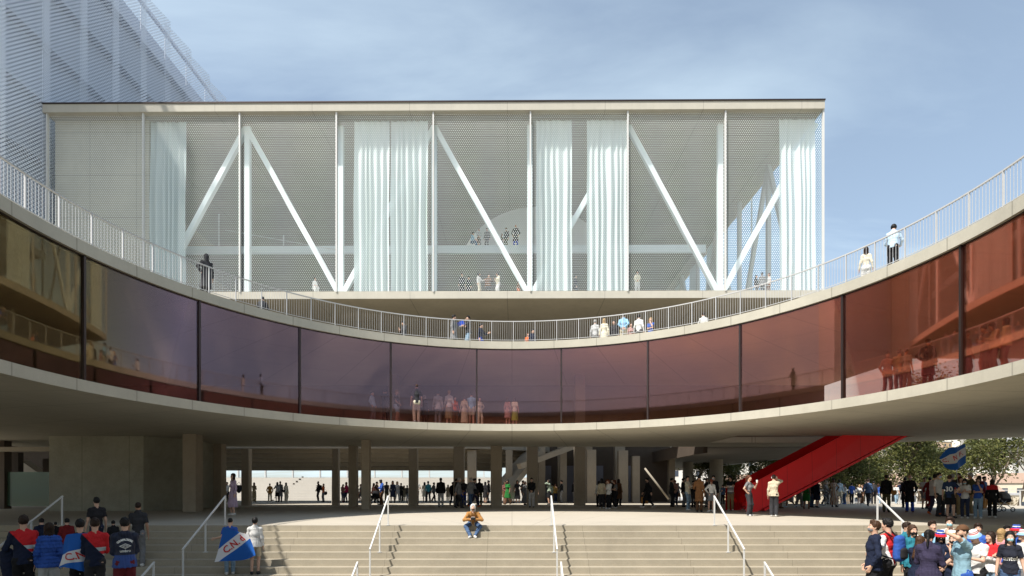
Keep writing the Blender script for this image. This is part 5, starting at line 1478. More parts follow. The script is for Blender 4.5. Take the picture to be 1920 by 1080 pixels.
P(1512, 954.6, 57, 'woman', 'black bob', 'green dress', '', 'walk2', 165, 'walking away beneath the red stair', skin='brown', shoes='brown')
P(1521, 951.4, 52, 'man', 'black short', 'black jacket', 'denim jeans', 'stand', 120, 'right of the green dress beneath the red stair', shoes='black')
P(1531, 951.8, 53, 'woman', 'black bob', 'navy coat', 'red skirt', 'relax', 140, 'red hem at her knees, right of the red stair', shoes='black')
# --- right crowd on the plaza
G2 = dict(grp='people standing on the plaza to the right of the red stair')
P(1547, 947.6, 46, 'man', 'grey short', 'grey blazer', 'charcoal trousers', 'push', 70, 'pushing a black bicycle', ex=('cyan mask',), **G2)
M_wavy = bands('striped_dress_print', [(0, (.26, .10, .035)), (.3, (.60, .56, .48)), (.5, (.09, .11, .13)), (.7, (.60, .56, .48))], 0, (9, .03, .13))
P(1563, 950.8, 54, 'woman', 'dark brown bun', 'tan long dress', '', 'hip', 20, 'in front of the bicycle', tmat=M_wavy, topname='brown and white striped long dress', skin='dark', shoes='black', **G2)
P(1574, 945.6, 46, 'man', 'black short', 'pale blue shirt', 'cream shorts', 'stand', 178, 'right of the striped dress', skin='brown', **G2)
P(1584, 944.4, 38, 'woman', 'black bob', 'white shirt', 'denim jeans', 'carry', -60, 'left of the man in a bright blue shirt', shoes='blue', **G2)
P(1597, 941.8, 40, 'man', 'black short', 'blue shirt', 'charcoal trousers', 'walk2', 185, 'bright back by the plaza railing', shoes='light grey', **G2)
P(1611, 939.4, 35, 'woman', 'blond bob', 'white blouse', 'charcoal shorts', 'phone', 20, 'by the plaza railing, blond', shoes='white', **G2)
P(1617, 939, 35, 'man', 'brown short', 'brown jacket', 'brown trousers', 'stand', -60, 'beside the blond woman by the railing', **G2)
P(1627.5, 949, 54, 'man', 'dark brown short', 'denim jacket', 'charcoal trousers', 'walk', 165, 'striding toward the railing', shoes='dark', **G2)
bp4 = P(1638, 942.6, 43, 'man', 'black short', 'dark jacket', 'dark trousers', 'stand', 180, 'with a dark rucksack by the railing', shoes='black', **G2)
P(1647, 941, 38, 'woman', 'brown long', 'blue tee', 'pale denim jeans', 'stand', 150, 'between the rucksack man and the man in a cap', **G2)
satch = P(1662, 960.4, 70, 'man', 'dark flatcap', 'black jacket', 'olive trousers', 'stand', 176, 'flat cap and broad back by the right handrail', skin='tan', shoes='dark', h=.011, **G2)
P(1680, 942.2, 38, 'man', 'brown short', 'white tee', 'pale denim jeans', 'walk2', 20, 'dragging a black suitcase', **G2)
P(1687, 942.6, 42, 'man', 'black short', 'navy polo', 'light grey trousers', 'stand', 190, 'left of the bald man with a scarf', **G2)
P(1697, 952, 58, 'man', 'black mop', 'black coat', 'black trousers', 'stand', 200, 'close behind the bald man with a scarf', shoes='black', **G2)
P(1706, 960.4, 73, 'man', 'white balding', 'black coat', 'royal blue trousers', 'pocket', -6, 'bald with a dark scarf, looking down', skin='light', shoes='brown', ex=('grey beard',), h=.011, **G2)
P(1733, 954, 59, 'man', 'brown buzz', 'light grey tee', 'grey shorts', 'clasp', 25, 'standing left of the dark red coat', shoes='black', skin='tan', **G2)
P(1743, 955, 61, 'man', 'black short', 'dark red coat', 'dark red trousers', 'walk', 150, 'left of the white tee', shoes='black', **G2)
P(1752, 964.8, 76, 'man', 'black short', 'light grey hoodie', 'purple trousers', 'walk2', 140, 'leaning over beside the white tee', shoes='orange', **G2)
P(1760.5, 968.4, 82, 'man', 'black short', 'white tee', 'charcoal jeans', 'hip', 55, 'masked, jacket slung on his shoulder', ex=('pale blue mask',), shoes='charcoal', h=.011, **G2)
M_j30 = fabric((.016, .03, .075), 'jersey_navy')
j30 = P(1780.5, 972, 81, 'man', 'brown short', 'navy jersey', 'black shorts', 'hip', 168, 'number 30 on his back', tmat=M_j30, topname='dark football shirt', shoes='black', h=.010, mir=True, **G2)
P(1786, 963, 77, 'man', 'grey short', 'grey hoodie', 'dark denim jeans', 'stand', 165, 'behind the football shirt, under the flag', shoes='black', **G2)
flagman = P(1797.5, 965.4, 82, 'man', 'black short', 'charcoal blazer', 'black trousers', 'pole', -8, 'holding the flag pole up', shoes='white', ex=(), h=.011, **G2)
M_rw = bands('club_shirt_print', [(0, COL['royal blue']), (1.02, (.6, .6, .6)), (1.2, COL['red']), (1.27, (.62, .62, .62))])
P(1801, 968, 74, 'woman', 'auburn long', 'white tee', 'khaki loose trousers', 'hip', 25, 'draped in club colours behind ripped jeans', tmat=M_rw, topname='blue, white and red tee', **G2)
P(1809.5, 972, 75, 'woman', 'black long', 'white tee', 'dark denim jeans', 'phone', -8, 'masked under a blue cape, walking to us', ex=('cyan mask',), h=.010, **G2)
P(1820, 966, 78, 'man', 'grey short', 'olive jacket', 'khaki trousers', 'stand', -60, 'older, just right of the flag holder', skin='tan', **G2)
P(1834, 972.2, 76, 'woman', 'dark brown long', 'blue tee', 'pale denim jeans', 'chin', -12, 'hand at her mouth, walking to us', ex=('grey mask',), h=.010, **G2)
P(1845.5, 955.6, 62, 'man', 'black short', 'denim shirt', 'tan trousers', 'stand', 60, 'tan trousers, behind the red hood', **G2)
M_rhood = bands('red_shoulder_jacket', [(0, COL['black']), (1.27, COL['red'])])
P(1860.5, 970.8, 72, 'woman', 'dark brown long', 'black hoodie', 'black trousers', 'stand', 178, 'red shoulders, beside the grey pram', tmat=M_rhood, topname='black and red hoodie', h=.010, **G2)
P(1836, 958, 66, 'woman', 'dark brown bob', 'maroon jacket', 'black trousers', 'stand', 190, 'half hidden behind the blue tee', **G2)

# --- roof terrace, deck level 8.61
def D(x, yh, H, noun, hair, top, bot, pn, yaw, where, **kw):
    d = 1050 * (8.61 + H - 1.2) / (917 - yh); p = at(x, 0, d)
    return person((p.x, d, 8.61), H, noun, hair, top, bot, pn, yaw, where, grp='people on the roof terrace behind the railing', **kw)
D(1674, 417, 1.80, 'man', 'black mop', 'pale blue shirt', 'black trousers', 'rail', 170, 'looking down, tallest on the right of the roof', h=.011)
D(1624, 464, 1.62, 'woman', 'dark brown straight', 'cream blouse', 'white loose trousers', 'stand', 184, 'long hair, seen from behind on the roof at right', h=.011)
D(387, 477, 1.80, 'man', 'charcoal hood', 'charcoal coat', 'black trousers', 'hip', 200, 'dark hooded silhouette on the roof at far left')
D(492, 554, 1.72, 'man', 'black short', 'charcoal jacket', 'black trousers', 'rail', 175, 'alone on the roof left of the hall centre')
D(758, 602, 1.64, 'man', 'black short', 'charcoal jacket', 'charcoal trousers', 'phone', -60, 'bent over the rail below the pair of curtains')
D(851, 591, 1.78, 'man', 'black short', 'grey coat', 'black trousers', 'gesture', 70, 'left of the pair with a blue folder on the roof')
D(878, 593, 1.78, 'man', 'black short', 'charcoal jacket', 'pale denim jeans', 'chin', -70, 'right of the pair with a blue folder on the roof')
D(902, 607, 1.70, 'man', 'black short', 'navy shirt', 'royal blue trousers', 'gesture', 60, 'third figure right of the blue folder')
D(999, 618, 1.50, 'boy', 'black short', 'navy jacket', 'navy trousers', 'stand', 30, 'low behind the railing at the middle of the roof')
D(990, 625, 1.30, 'girl', 'auburn bob', 'orange tee', 'brown trousers', 'stand', 10, 'tiny beside the boy at the middle of the roof')
D(1116, 600, 1.76, 'man', 'grey short', 'light grey shirt', 'grey trousers', 'stand', 170, 'first of the row left of the slim white column')
D(1133, 598, 1.74, 'woman', 'blond bob', 'cream coat', 'beige trousers', 'stand', 182, 'blond, second of the row left of the slim white column')
D(1151.5, 601, 1.72, 'man', 'black short', 'dark jacket', 'black trousers', 'stand', -20, 'facing us, third of the row by the slim white column')
D(1169, 588, 1.86, 'man', 'dark brown short', 'light blue shirt', 'beige trousers', 'back', 178, 'directly below the slim white column')
D(1183, 606, 1.55, 'woman', 'brown bob', 'dusty pink blouse', 'grey trousers', 'stand', 20, 'small, right of the light blue shirt on the roof')
D(1198, 590, 1.82, 'man', 'black short', 'white shirt', 'charcoal trousers', 'stand', 165, 'right of the slim white column on the roof')
D(1220, 596, 1.68, 'woman', 'blond long', 'blue dress', '', 'chin', -20, 'blond, right end of the row on the roof')
D(1319, 586, 1.74, 'man', 'dark brown short', 'white shirt', 'navy trousers', 'gesture', 185, 'alone on the roof right of the hall centre')

# --- inside the hall
def Hh(x, yh, d, H, noun, hair, top, bot, pn, yaw, where, z=ZF1 + .03, **kw):
    p = at(x, 0, d)
    return person((p.x, d, z), H, noun, hair, top, bot, pn, yaw, where, grp='people inside the meshed hall', **kw)
Hh(590, 528, 40.9, 1.70, 'woman', 'brown bob', 'white shirt', 'white loose trousers', 'sit', 20, 'sitting low by the third mullion of the hall')
Hh(646, 505, 42.3, 1.74, 'man', 'black short', 'charcoal jacket', 'black trousers', 'stand', -40, 'beside a post left of the pair of curtains')
Hh(866, 515, 41.0, 1.66, 'man', 'black short', 'charcoal jacket', 'black trousers', 'stand', 10, 'dark, left end of the hall group')
Hh(879, 515, 41.2, 1.50, 'man', 'black short', 'black coat', 'black trousers', 'stand', -30, 'dark and short, second in the hall group')
Hh(898, 508, 40.9, 1.66, 'woman', 'black straight', 'white blouse', 'cream trousers', 'gesture', 60, 'left of the two in white in the hall')
Hh(916, 503, 41.4, 1.74, 'man', 'dark brown mop', 'brown jacket', 'dark trousers', 'gesture', -10, 'between the two women in white in the hall')
Hh(934, 508, 40.9, 1.68, 'woman', 'dark brown long', 'cream sweater', 'white loose trousers', 'phone', -60, 'right of the two in white in the hall')
Hh(972, 535, 41.0, 1.05, 'girl', 'brown bob', 'brown tee', 'orange shorts', 'stand', 40, 'small, near the foot of a hall diagonal')
Hh(1027, 522, 41.5, 1.35, 'girl', 'blond bob', 'pink tee', 'pink trousers', 'stand', 0, 'seen through the curtain right of the arch')
Hh(1079, 500, 41.6, 1.76, 'man', 'black short', 'navy blazer', 'navy trousers', 'stand', 100, 'in the gap between two curtains of the hall')
Hh(1195, 502, 40.7, 1.74, 'woman', 'dark brown straight', 'cream shirt', 'white trousers', 'clasp', 5, 'alone in the hall beside the seventh mullion')
Hh(1418, 520, 41.2, 1.60, 'woman', 'black bob', 'charcoal jacket', 'black trousers', 'stand', 60, 'left of the three in the open corner of the hall')
Hh(1429, 513, 41.0, 1.72, 'man', 'black mop', 'grey jacket', 'charcoal trousers', 'stand', 180, 'middle of the three in the open corner of the hall')
Hh(1442, 519, 40.8, 1.58, 'woman', 'auburn bob', 'white tee', 'brown trousers', 'stand', -60, 'right of the three in the open corner of the hall')
zM = zm
Hh(885, 440, 46.6, 1.72, 'man', 'dark brown short', 'light blue shirt', 'denim jeans', 'sit', 60, 'sitting on the mezzanine by the arch', z=zM)
Hh(898, 424, 46.8, 1.74, 'man', 'grey short', 'light grey shirt', 'grey trousers', 'clasp', 20, 'second from the left on the mezzanine', z=zM)
Hh(897, 452, 46.4, 1.0, 'girl', 'brown bob', 'brown tee', 'brown shorts', 'stand', 30, 'tiny on the mezzanine by a man in grey', z=zM)
Hh(913, 424, 46.8, 1.76, 'man', 'black short', 'charcoal blazer', 'charcoal trousers', 'stand', -20, 'left of the diagonal on the mezzanine', z=zM)
Hh(941, 437, 46.9, 1.35, 'girl', 'brown long', 'brown shirt', 'plaid trousers', 'stand', 70, 'beside the masked man on the mezzanine', z=zM)
Hh(949, 418, 46.8, 1.80, 'man', 'black short', 'charcoal jacket', 'olive trousers', 'stand', -35, 'masked on the mezzanine', ex=('pale blue mask',), z=zM)
Hh(967, 409, 46.5, 1.92, 'man', 'white balding', 'charcoal coat', 'royal blue trousers', 'pocket', -5, 'bald, tallest on the mezzanine', z=zM)

# --- behind the tinted glass, floor level 4.465
def Gg(x, yh, H, noun, hair, top, bot, pn, yaw, where, **kw):
    d = 1050 * (ZS1 + H - 1.2) / (917 - yh)
    if True:                      # stand close behind the panes
        q = (x - 960) / 1050.0; b_ = RC[1]; A_ = 1 + q * q; dg_ = (b_ + math.sqrt(b_ * b_ - A_ * (b_ * b_ - (RR + .12) ** 2))) / A_
        d = min(d, dg_ + (.75 if x < 1500 else 1.0)); H = max(1.45 if x < 1500 else min(H, 1.52), 1.2 + (917 - yh) * d / 1050 - ZS1)
    p = at(x, 0, d)
    return person((p.x, d, ZS1 + .02), H, noun, hair, top, bot, pn, yaw, where, grp='people behind the tinted glass', **kw)
Gg(698, 736, 1.72, 'man', 'black short', 'pale blue shirt', 'grey trousers', 'pocket', 60, 'leftmost behind the tinted glass')
Gg(722, 731, 1.72, 'man', 'black short', 'black jacket', 'black trousers', 'call', 160, 'dark, left of a mullion behind the glass')
Gg(743, 732, 1.66, 'man', 'blond short', 'charcoal tee', 'pale blue shorts', 'clasp', 70, 'in pale shorts right of a mullion behind the glass')
Gg(781, 721, 1.86, 'man', 'brown short', 'charcoal polo', 'cream trousers', 'stand', 190, 'tallest behind the glass, head turned')
Gg(796, 750, 1.62, 'woman', 'grey bob', 'black coat', 'black trousers', 'stand', 160, 'dark, right of the tall polo behind the glass')
Gg(821, 734, 1.82, 'man', 'black short', 'light grey blazer', 'grey trousers', 'stand', 180, 'broad back behind the glass')
Gg(842, 733, 1.76, 'woman', 'blond bun', 'white shirt', 'khaki midi skirt', 'stand', 180, 'blond bun, seen from behind the glass')
Gg(853, 748, 1.62, 'woman', 'brown bob', 'orange shirt', 'brown trousers', 'stand', 20, 'small, right of the blond bun behind the glass')
Gg(871, 744, 1.64, 'woman', 'brown bun', 'beige long dress', 'long', 'stand', 170, 'dotted pale figure left of the light blue shirt')
Gg(884, 737, 1.80, 'man', 'black short', 'light blue shirt', 'cream shorts', 'clasp', 178, 'in shorts just left of a mullion behind the glass')
Gg(899, 761, 1.60, 'woman', 'dark brown bob', 'cream sweater', 'cream trousers', 'hip', 30, 'just right of a mullion behind the glass')
Gg(952, 770, 1.50, 'girl', 'brown long', 'dusty pink dress', 'long', 'stand', 150, 'left of a small central pair behind glass')
Gg(965, 764, 1.60, 'woman', 'brown bob', 'cream tee', 'lime midi skirt', 'stand', 170, 'right of a small pair behind the glass at the centre')
Gg(1664, 671, 1.70, 'man', 'black short', 'dusty pink jacket', 'denim jeans', 'pocket', 20, 'left of three together behind the red glass', h=.011)
Gg(1686, 662, 1.78, 'man', 'black short', 'beige sweater', 'denim jeans', 'crossed', -160, 'middle of three together behind the red glass', h=.011)
Gg(1699, 686, 1.50, 'boy', 'brown buzz', 'light grey tee', 'grey trousers', 'stand', 150, 'right of three together behind the red glass')
Gg(1740, 637, 1.88, 'man', 'black flatcap', 'black coat', 'black trousers', 'hip', 170, 'long coat silhouette behind the red glass', shoes='black', h=.011)
Gg(1812, 663, 1.62, 'woman', 'brown pony', 'dusty pink tee', 'grey trousers', 'stand', 50, 'left of the group in the last red pane')
Gg(1848, 661, 1.58, 'woman', 'black bun', 'grey tee', 'grey trousers', 'phone', -50, 'second of the group in the last red pane')
Gg(1865, 645, 1.74, 'woman', 'dark brown straight', 'beige hoodie', 'grey trousers', 'phone', -70, 'third of the group in the last red pane')
Gg(1886, 652, 1.66, 'woman', 'black straight', 'cream hoodie', 'grey trousers', 'stand', -110, 'right end of the group in the last red pane')

# --- photographer on the top step
sitd = 18.62
ps = at(887, 0, sitd)
photog = person((ps.x, sitd, -.38), 1.62, 'man', 'white hood', 'mustard jacket', 'denim jeans', 'sit_edge', 0, 'white hooded, sitting on the top step with a camera', ex=('dark brown beard',), h=.009, tmat=fabric((.34, .165, .05), 'suede_jacket'))

# --- left foreground, backs to the camera, going up
GL = dict(grp='people climbing the shaded steps at left')
def Lf(x, yh, d, noun, hair, top, bot, pn, yaw, where, z=-1.15, H=None, **kw):
    p = at(x, yh, d); Hh_ = H or (p.z - z)
    return person((p.x, d, z), Hh_, noun, hair, top, bot, pn, yaw, where, h=kw.pop('h', .010), **GL, **kw)
def steppers(x, yh, yf, noun, hair, top, bot, pn, yaw, where, **kw):
    """stand on the step whose projected level is closest to the feet"""
    best = min((abs(917 + 1050 * (1.2 - step_z(d)) / d - yf), d) for d in [15.95 + .01 * i for i in range(255)] if True)
    d = best[1]; k = None
    for a_, b_ in zip(STEP_PTS[1::2], STEP_PTS[2::2]):
        if b_[0] <= d <= a_[0]: d = (a_[0] + b_[0]) / 2 if a_[0] - b_[0] < .5 else d
    z = step_z(d); p = at(x, yh, d)
    return person((p.x, d, z), p.z - z, noun, hair, top, bot, pn, yaw, where, h=kw.pop('h', .010), **GL, **kw)
def diag_sweater():
    t = NT('diagonal_sweater'); tcn = t.n('TexCoord'); sxn = t.n('SeparateXYZ'); t.l(tcn.outputs['Object'], sxn.inputs[0])
    xl = t.math('MULTIPLY', sxn.outputs[0], -1.0); zz2 = sxn.outputs[2]
    dg = t.math('ADD', zz2, t.math('MULTIPLY', xl, 1.15))
    c = t.mix(t.math('GREATER_THAN', zz2, 1.06), (.42, .42, .42), COL['red'])
    c = t.mix(t.math('MULTIPLY', t.math('GREATER_THAN', zz2, 1.12), t.math('LESS_THAN', zz2, 1.19)), c, (.42, .50, .52))
    c = t.mix(t.math('GREATER_THAN', xl, .19), c, COL['red'])
    c = t.mix(t.math('GREATER_THAN', zz2, 1.25), c, COL['red'])
    c = t.mix(t.math('GREATER_THAN', dg, 1.20), COL['navy'], c)
    n2 = t.noise(tcn.outputs['Object'], 160, 2, .5); t.bsdf(c, .85, .2, bump=n2, bstr=.15, bdist=.004); return t.m
M_diag = diag_sweater()
jacketman = Lf(44, 967, 11.0, 'man', 'dark brown short', 'red sweater', 'black trousers', 'carry', 176, 'carrying a dark jacket at the left edge', tmat=M_diag, topname='red and navy diagonal sweater')
Lf(92, 981, 11.2, 'woman', 'dark brown straight', 'blue puffer', 'light grey loose trousers', 'stand', 180, 'quilted back, between the two diagonal sweaters')
cape1 = Lf(150, 974, 11.1, 'man', 'black short', 'dark tee', 'black trousers', 'clasp', 186, 'wrapped in a flag cape')
Lf(178, 972, 10.9, 'man', 'dark brown short', 'red sweater', 'charcoal trousers', 'clasp', 180, 'right of the flag cape', tmat=M_diag, topname='red and navy diagonal sweater', shoes='dark')
t = NT('two_tone_jacket'); tcn = t.n('TexCoord'); sxn = t.n('SeparateXYZ'); t.l(tcn.outputs['Object'], sxn.inputs[0])
c = t.mix(t.math('GREATER_THAN', sxn.outputs[2], 1.06), (.025, .06, .22), COL['navy']); t.bsdf(c, .6, .3); M_two = t.m
umb = Lf(234, 971, 10.7, 'man', 'black short', 'navy hoodie', 'maroon loose trousers', 'clasp', 184, 'white emblem on his back', tmat=M_two, topname='navy and blue hooded jacket')
steppers(181, 933, 1050, 'man', 'black short', 'dark tee', 'dark denim jeans', 'stand', 196, 'tall, seen against the concrete block')
steppers(259, 942, 1058, 'man', 'dark brown buzz', 'charcoal polo', 'grey trousers', 'stand', 172, 'rightmost of the left group, by a short handrail', skin='tan')
steppers(78, 972, 1066, 'boy', 'black short', 'navy parka', 'black trousers', 'climb', 180, 'hooded, just right of the man with a carried jacket', shoes='brown')
steppers(104, 979, 1040, 'boy', 'black short', 'black jacket', 'dark trousers', 'stand', 185, 'smallest of the left group, in headphones', ex=('white headphones',))
steppers(125, 972, 1066, 'boy', 'black short', 'dark red hoodie', 'black trousers', 'climb', 176, 'left of the flag cape', shoes='blue')
steppers(213, 976, 1049, 'boy', 'black short', 'black jacket', 'dark denim jeans', 'climb', 185, 'between the second sweater and the emblem jacket', shoes='black')
cape2 = steppers(431, 971, 1077, 'man', 'black buzz', 'blue tee', 'pale denim jeans', 'wing', 180, 'trailing a flag from his shoulders on the steps', shoes='white')
steppers(478, 971, 1078, 'man', 'black mop', 'white jacket', 'beige shorts', 'stand', 172, 'beside the trailing flag on the steps', shoes='charcoal')

# --- right foreground
GR = dict(grp='football fans queueing in the sunlit right foreground')
def Rf(x, yh, d, noun, hair, top, bot, pn, yaw, where, **kw):
    p = at(x, yh, d)
    return person((p.x, d, -1.15), p.z + 1.15, noun, hair, top, bot, pn, yaw, where, h=kw.pop('h', .010), **GR, **kw)
Rf(1638, 977, 10.5, 'man', 'brown short', 'navy hoodie', 'black trousers', 'pocket', -78, 'in a grey mask, left end of the queue', ex=('grey mask',))
t = NT('raglan_shirt'); tcn = t.n('TexCoord'); sxn = t.n('SeparateXYZ'); t.l(tcn.outputs['Object'], sxn.inputs[0])
ax2 = t.math('ABSOLUTE', sxn.outputs[0]); cond = t.math('GREATER_THAN', t.math('ADD', ax2, t.math('MULTIPLY', t.math('SUBTRACT', sxn.outputs[2], 1.3), -.35)), .165)
c = t.mix(cond, COL['red'], (.68, .67, .66)); t.bsdf(c, .8, .25); M_rag = t.m
bp5 = Rf(1664, 973, 10.9, 'man', 'black short', 'red tee', 'black trousers', 'carry', -118, 'wearing a blue rucksack, second in the queue', tmat=M_rag, topname='red and white football shirt')
Rf(1700, 980, 12.4, 'man', 'dark brown short', 'teal jacket', 'black trousers', 'stand', 60, 'only his hair showing above the teal jacket')
Rf(1711, 985, 11.2, 'woman', 'brown bob', 'teal jacket', 'black trousers', 'stand', 30, 'black mask and streaked hair', ex=('black mask',))
Rf(1722, 1004, 10.3, 'woman', 'brown straight', 'navy jacket', 'dark denim jeans', 'phone', 150, 'long straight hair, left of the ponytail')
Rf(1741, 993, 9.6, 'woman', 'black pony', 'purple jacket', 'black trousers', 'phone', 172, 'curly ponytail with a pink band and a black strap', h=.009)
Rf(1748, 977, 12.2, 'man', 'dark brown short', 'light blue tee', 'denim jeans', 'stand', 25, 'blue mask under his chin')
M_hat = bands('bucket_hat_print', [(-1, COL['red']), (.052, COL['royal blue']), (.085, (.6, .6, .6)), (.105, COL['blue'])])
M_hat2 = bands('bucket_hat_print', [(-1, (.22, .38, .60)), (.055, (.6, .6, .6)), (.075, COL['red']), (.09, (.62, .62, .62)), (.11, COL['red']), (.122, (.6, .6, .6))])
Rf(1763, 995, 10.8, 'woman', 'red bucket', 'navy polo', 'black trousers', 'clasp', 8, 'red brimmed bucket hat and black mask', ex=('black mask', 'dark brown bob'), hatm=M_hat, h=.009)
Rf(1781, 970, 12.6, 'man', 'dark brown mop', 'white tee', 'denim jeans', 'stand', -8, 'tall, blue mask lowered, behind the bucket hat', ex=('cyan mask',))
Rf(1789, 1001, 10.1, 'woman', 'blond bob', 'navy vest', 'light grey trousers', 'chin', -40, 'face hidden by her hand behind the capped man', ex=('black mask',))
Rf(1804, 985, 9.5, 'man', 'brown cap', 'light blue tee', 'blue jeans', 'brow', -62, 'bearded, brown cap, raised arm', ex=('dark brown beard',), h=.009, tmat=fabric((.21, .35, .43), 'sky_polo'))
Rf(1831, 993, 10.4, 'man', 'light blue bucket', 'white tee', 'black trousers', 'phone', -35, 'striped bucket hat, looking down at his hands', hatm=M_hat2, h=.009)
Rf(1834, 982, 12.2, 'man', 'dark brown mop', 'blue tee', 'denim jeans', 'stand', 0, 'only his head showing behind the striped bucket hat')
M_rws = bands('red_white_sweater', [(0, (.66, .65, .64)), (1.2, COL['red'])])
Rf(1858, 998, 11.0, 'woman', 'dark brown bob', 'white sweater', 'pale denim jeans', 'crossed', -15, 'blue mask under her chin', tmat=M_rws, topname='red and white sweater')
Rf(1869, 1000, 12.4, 'woman', 'brown bob', 'charcoal jacket', 'black trousers', 'stand', 10, 'masked, half hidden right of the red and white sweater', ex=('beige mask',))
Rf(1878, 992, 12.0, 'woman', 'blond straight', 'pink tee', 'grey trousers', 'stand', 150, 'long blond hair seen from behind')
Rf(1888, 986, 12.9, 'man', 'black short', 'charcoal jacket', 'black trousers', 'stand', 20, 'black mask, behind the blond hair', ex=('black mask',))
M_jb = bands('black_jersey', [(0, COL['red']), (.86, (.014, .016, .026))])
antel = Rf(1894, 997, 10.6, 'woman', 'black straight', 'black tee', 'denim jeans', 'stand', 4, 'white lettering on her chest, blue mask', ex=('cyan mask',), tmat=M_jb, topname='black football shirt', h=.009)
Rf(1906, 985, 11.4, 'woman', 'white bucket', 'blue jacket', 'dark denim jeans', 'stand', -10, 'red brimmed white bucket hat, tallest at the right edge', hatm=M_hat, ex=('brown bob',))
Rf(1919, 994, 11.2, 'man', 'red bucket', 'white tee', 'grey trousers', 'stand', -60, 'cut by the right edge of the picture', hatm=M_hat2)
# ---------------------------------------------------------------- things the people carry, prams, bicycles, flags
def field_obj(name, f, mat, loc=(0, 0, 0), rz=0, parent=None):
    Pp, Qq = f.mesh(); me = np_mesh(name, Pp, Qq, [mat]); o = bpy.data.objects.new(name, me); link(o)
    if parent is not None: o.parent = parent
    else: o.location = loc; o.rotation_euler.z = rz
    return o
def backpack(o, color, label, size=1.0):
    s_ = o.scale.z
    p = local(o, (0, .20, 1.22)); th = thing('backpack', label, 'backpack', p, o.rotation_euler.z); th.scale = (s_ * size,) * 3
    f = Field((-.22, -.14, -.3), (.22, .2, .3), .012); f.ecap((0, .03, -.17), (0, .03, .13), (.145, .085), (.125, .07), (1, 0, 0), 0); f.wrinkle(.003, 2)
    field_obj('main_bag', f, fabric(COL[color], 'bag_' + color.replace(' ', '_')), parent=th)
    f = Field((-.16, -.0, -.26), (.16, .2, .06), .012); f.ecap((0, .095, -.16), (0, .095, -.05), (.1, .05), (.095, .045), (1, 0, 0), 0)
    field_obj('front_pocket', f, fabric(COL['dark'], 'bag_dark'), parent=th)
    for sx_ in (1, -1):
        m = MB(); m.tube([(sx_ * .08, -.04, .17), (sx_ * .1, -.16, .26), (sx_ * .12, -.31, .16), (sx_ * .13, -.33, -.02), (sx_ * .13, -.2, -.16), (sx_ * .12, -.02, -.2)], .014, 6); m.build('strap', fabric(COL['dark'], 'bag_dark'), th, True, local=True)
backpack(bp1, 'black', 'black rucksack on the man in black beside the woman in orange')
backpack(bp2, 'black', 'black rucksack worn in the crowd left of the grey blazer')
backpack(bp4, 'charcoal', 'dark rucksack on the man standing at the plaza railing')
backpack(bp5, 'blue', 'bright blue and navy rucksack on the red and white football shirt', 1.1)
backpack(bp3, 'grey', 'grey rucksack on the masked man left of the pale column', .9)
def handbag(p, color, label, r=(.16, .07, .13), strap=.35):
    th = thing('shoulder_bag', label, 'bag', p)
    f = Field((-.3, -.2, -.25), (.3, .2, .25), .012); f.ell((0, 0, 0), r, 0); f.plane((0, 0, 1), r[2] * .7)
    field_obj('pouch', f, fabric(COL[color], 'bag_' + color.replace(' ', '_'), .5), parent=th)
    m = MB(); m.tube([(-r[0] * .8, 0, r[2] * .5), (-r[0] * .5, 0, strap * .7), (0, 0, strap), (r[0] * .5, 0, strap * .7), (r[0] * .8, 0, r[2] * .5)], .009, 6); m.build('strap', fabric(COL[color], 'bag_' + color.replace(' ', '_'), .5), th, True, local=True)
handbag(local(bag3, (-.22, .16, .95)), 'black', 'big black shoulder bag on the hip of the grey hoodie', (.22, .12, .19), .6)
handbag(local(bagw, (.17, .12, 1.0)), 'black', 'small black handbag of the woman in cream and beige')
handbag(local(orw, (-.05, .26, .86)), 'black', 'black bag hanging behind the woman in orange', (.17, .13, .2))
handbag(local(lilac, (.1, .22, 1.12)), 'black', 'black bag on the back of the woman in lilac', (.13, .09, .22), .3)
handbag(local(satch, (-.33, .1, .93)), 'tan', 'tan leather bag at the side of the man in a flat cap', (.14, .11, .16), .3)
def carrier(p, color, label, w_=.3, hgt=.34):
    th = thing('carrier_bag', label, 'bag', p); m = MB()
    m.prism([(-w_ / 2, -.06), (w_ / 2, -.06), (w_ / 2 - .02, 0), (w_ / 2, .06), (-w_ / 2, .06), (-w_ / 2 + .02, 0)], 0, hgt); m.build('sack', fabric(COL[color], 'paper_' + color), th, local=True)
    m = MB(); m.tube([(-.07, 0, hgt), (-.06, 0, hgt + .12), (.06, 0, hgt + .12), (.07, 0, hgt)], .007, 6); m.build('handle', fabric(COL[color], 'paper_' + color), th, True, local=True)
p = at(1208.5, 0, 35.3); carrier((p.x, 35.3, .28), 'tan', 'brown paper bag carried by the man in a long black coat', .42, .42)
p = at(755, 0, 60.4); carrier((p.x, 60.2, .62), 'white', 'white carrier bag held by the woman in a beige coat', .42, .32)
p = at(1679, 0, 49.2); th = thing('suitcase', 'black wheeled suitcase of the man in a white tee by the railing', 'suitcase', (p.x, 49.3, 0))
M_blk = paint('black_plastic', (.015, .015, .016), .4); M_chrome = paint('grey_metal', (.45, .45, .46), .3, .5, .8)
m = MB(); m.box((-.2, -.13, .06), (.2, .13, .66)); m.build('shell', M_blk, th, local=True)
m = MB(); m.tube([(-.1, .1, .66), (-.1, .1, 1.0), (.1, .1, 1.0), (.1, .1, .66)], .012, 6); m.build('handle', M_chrome, th, True, local=True)
for sx_ in (-1, 1): m = MB(); m.torus((sx_ * .15, .1, .04), (1, 0, 0), .025, .015, 10, 5); m.build('wheel', M_blk, th, local=True)

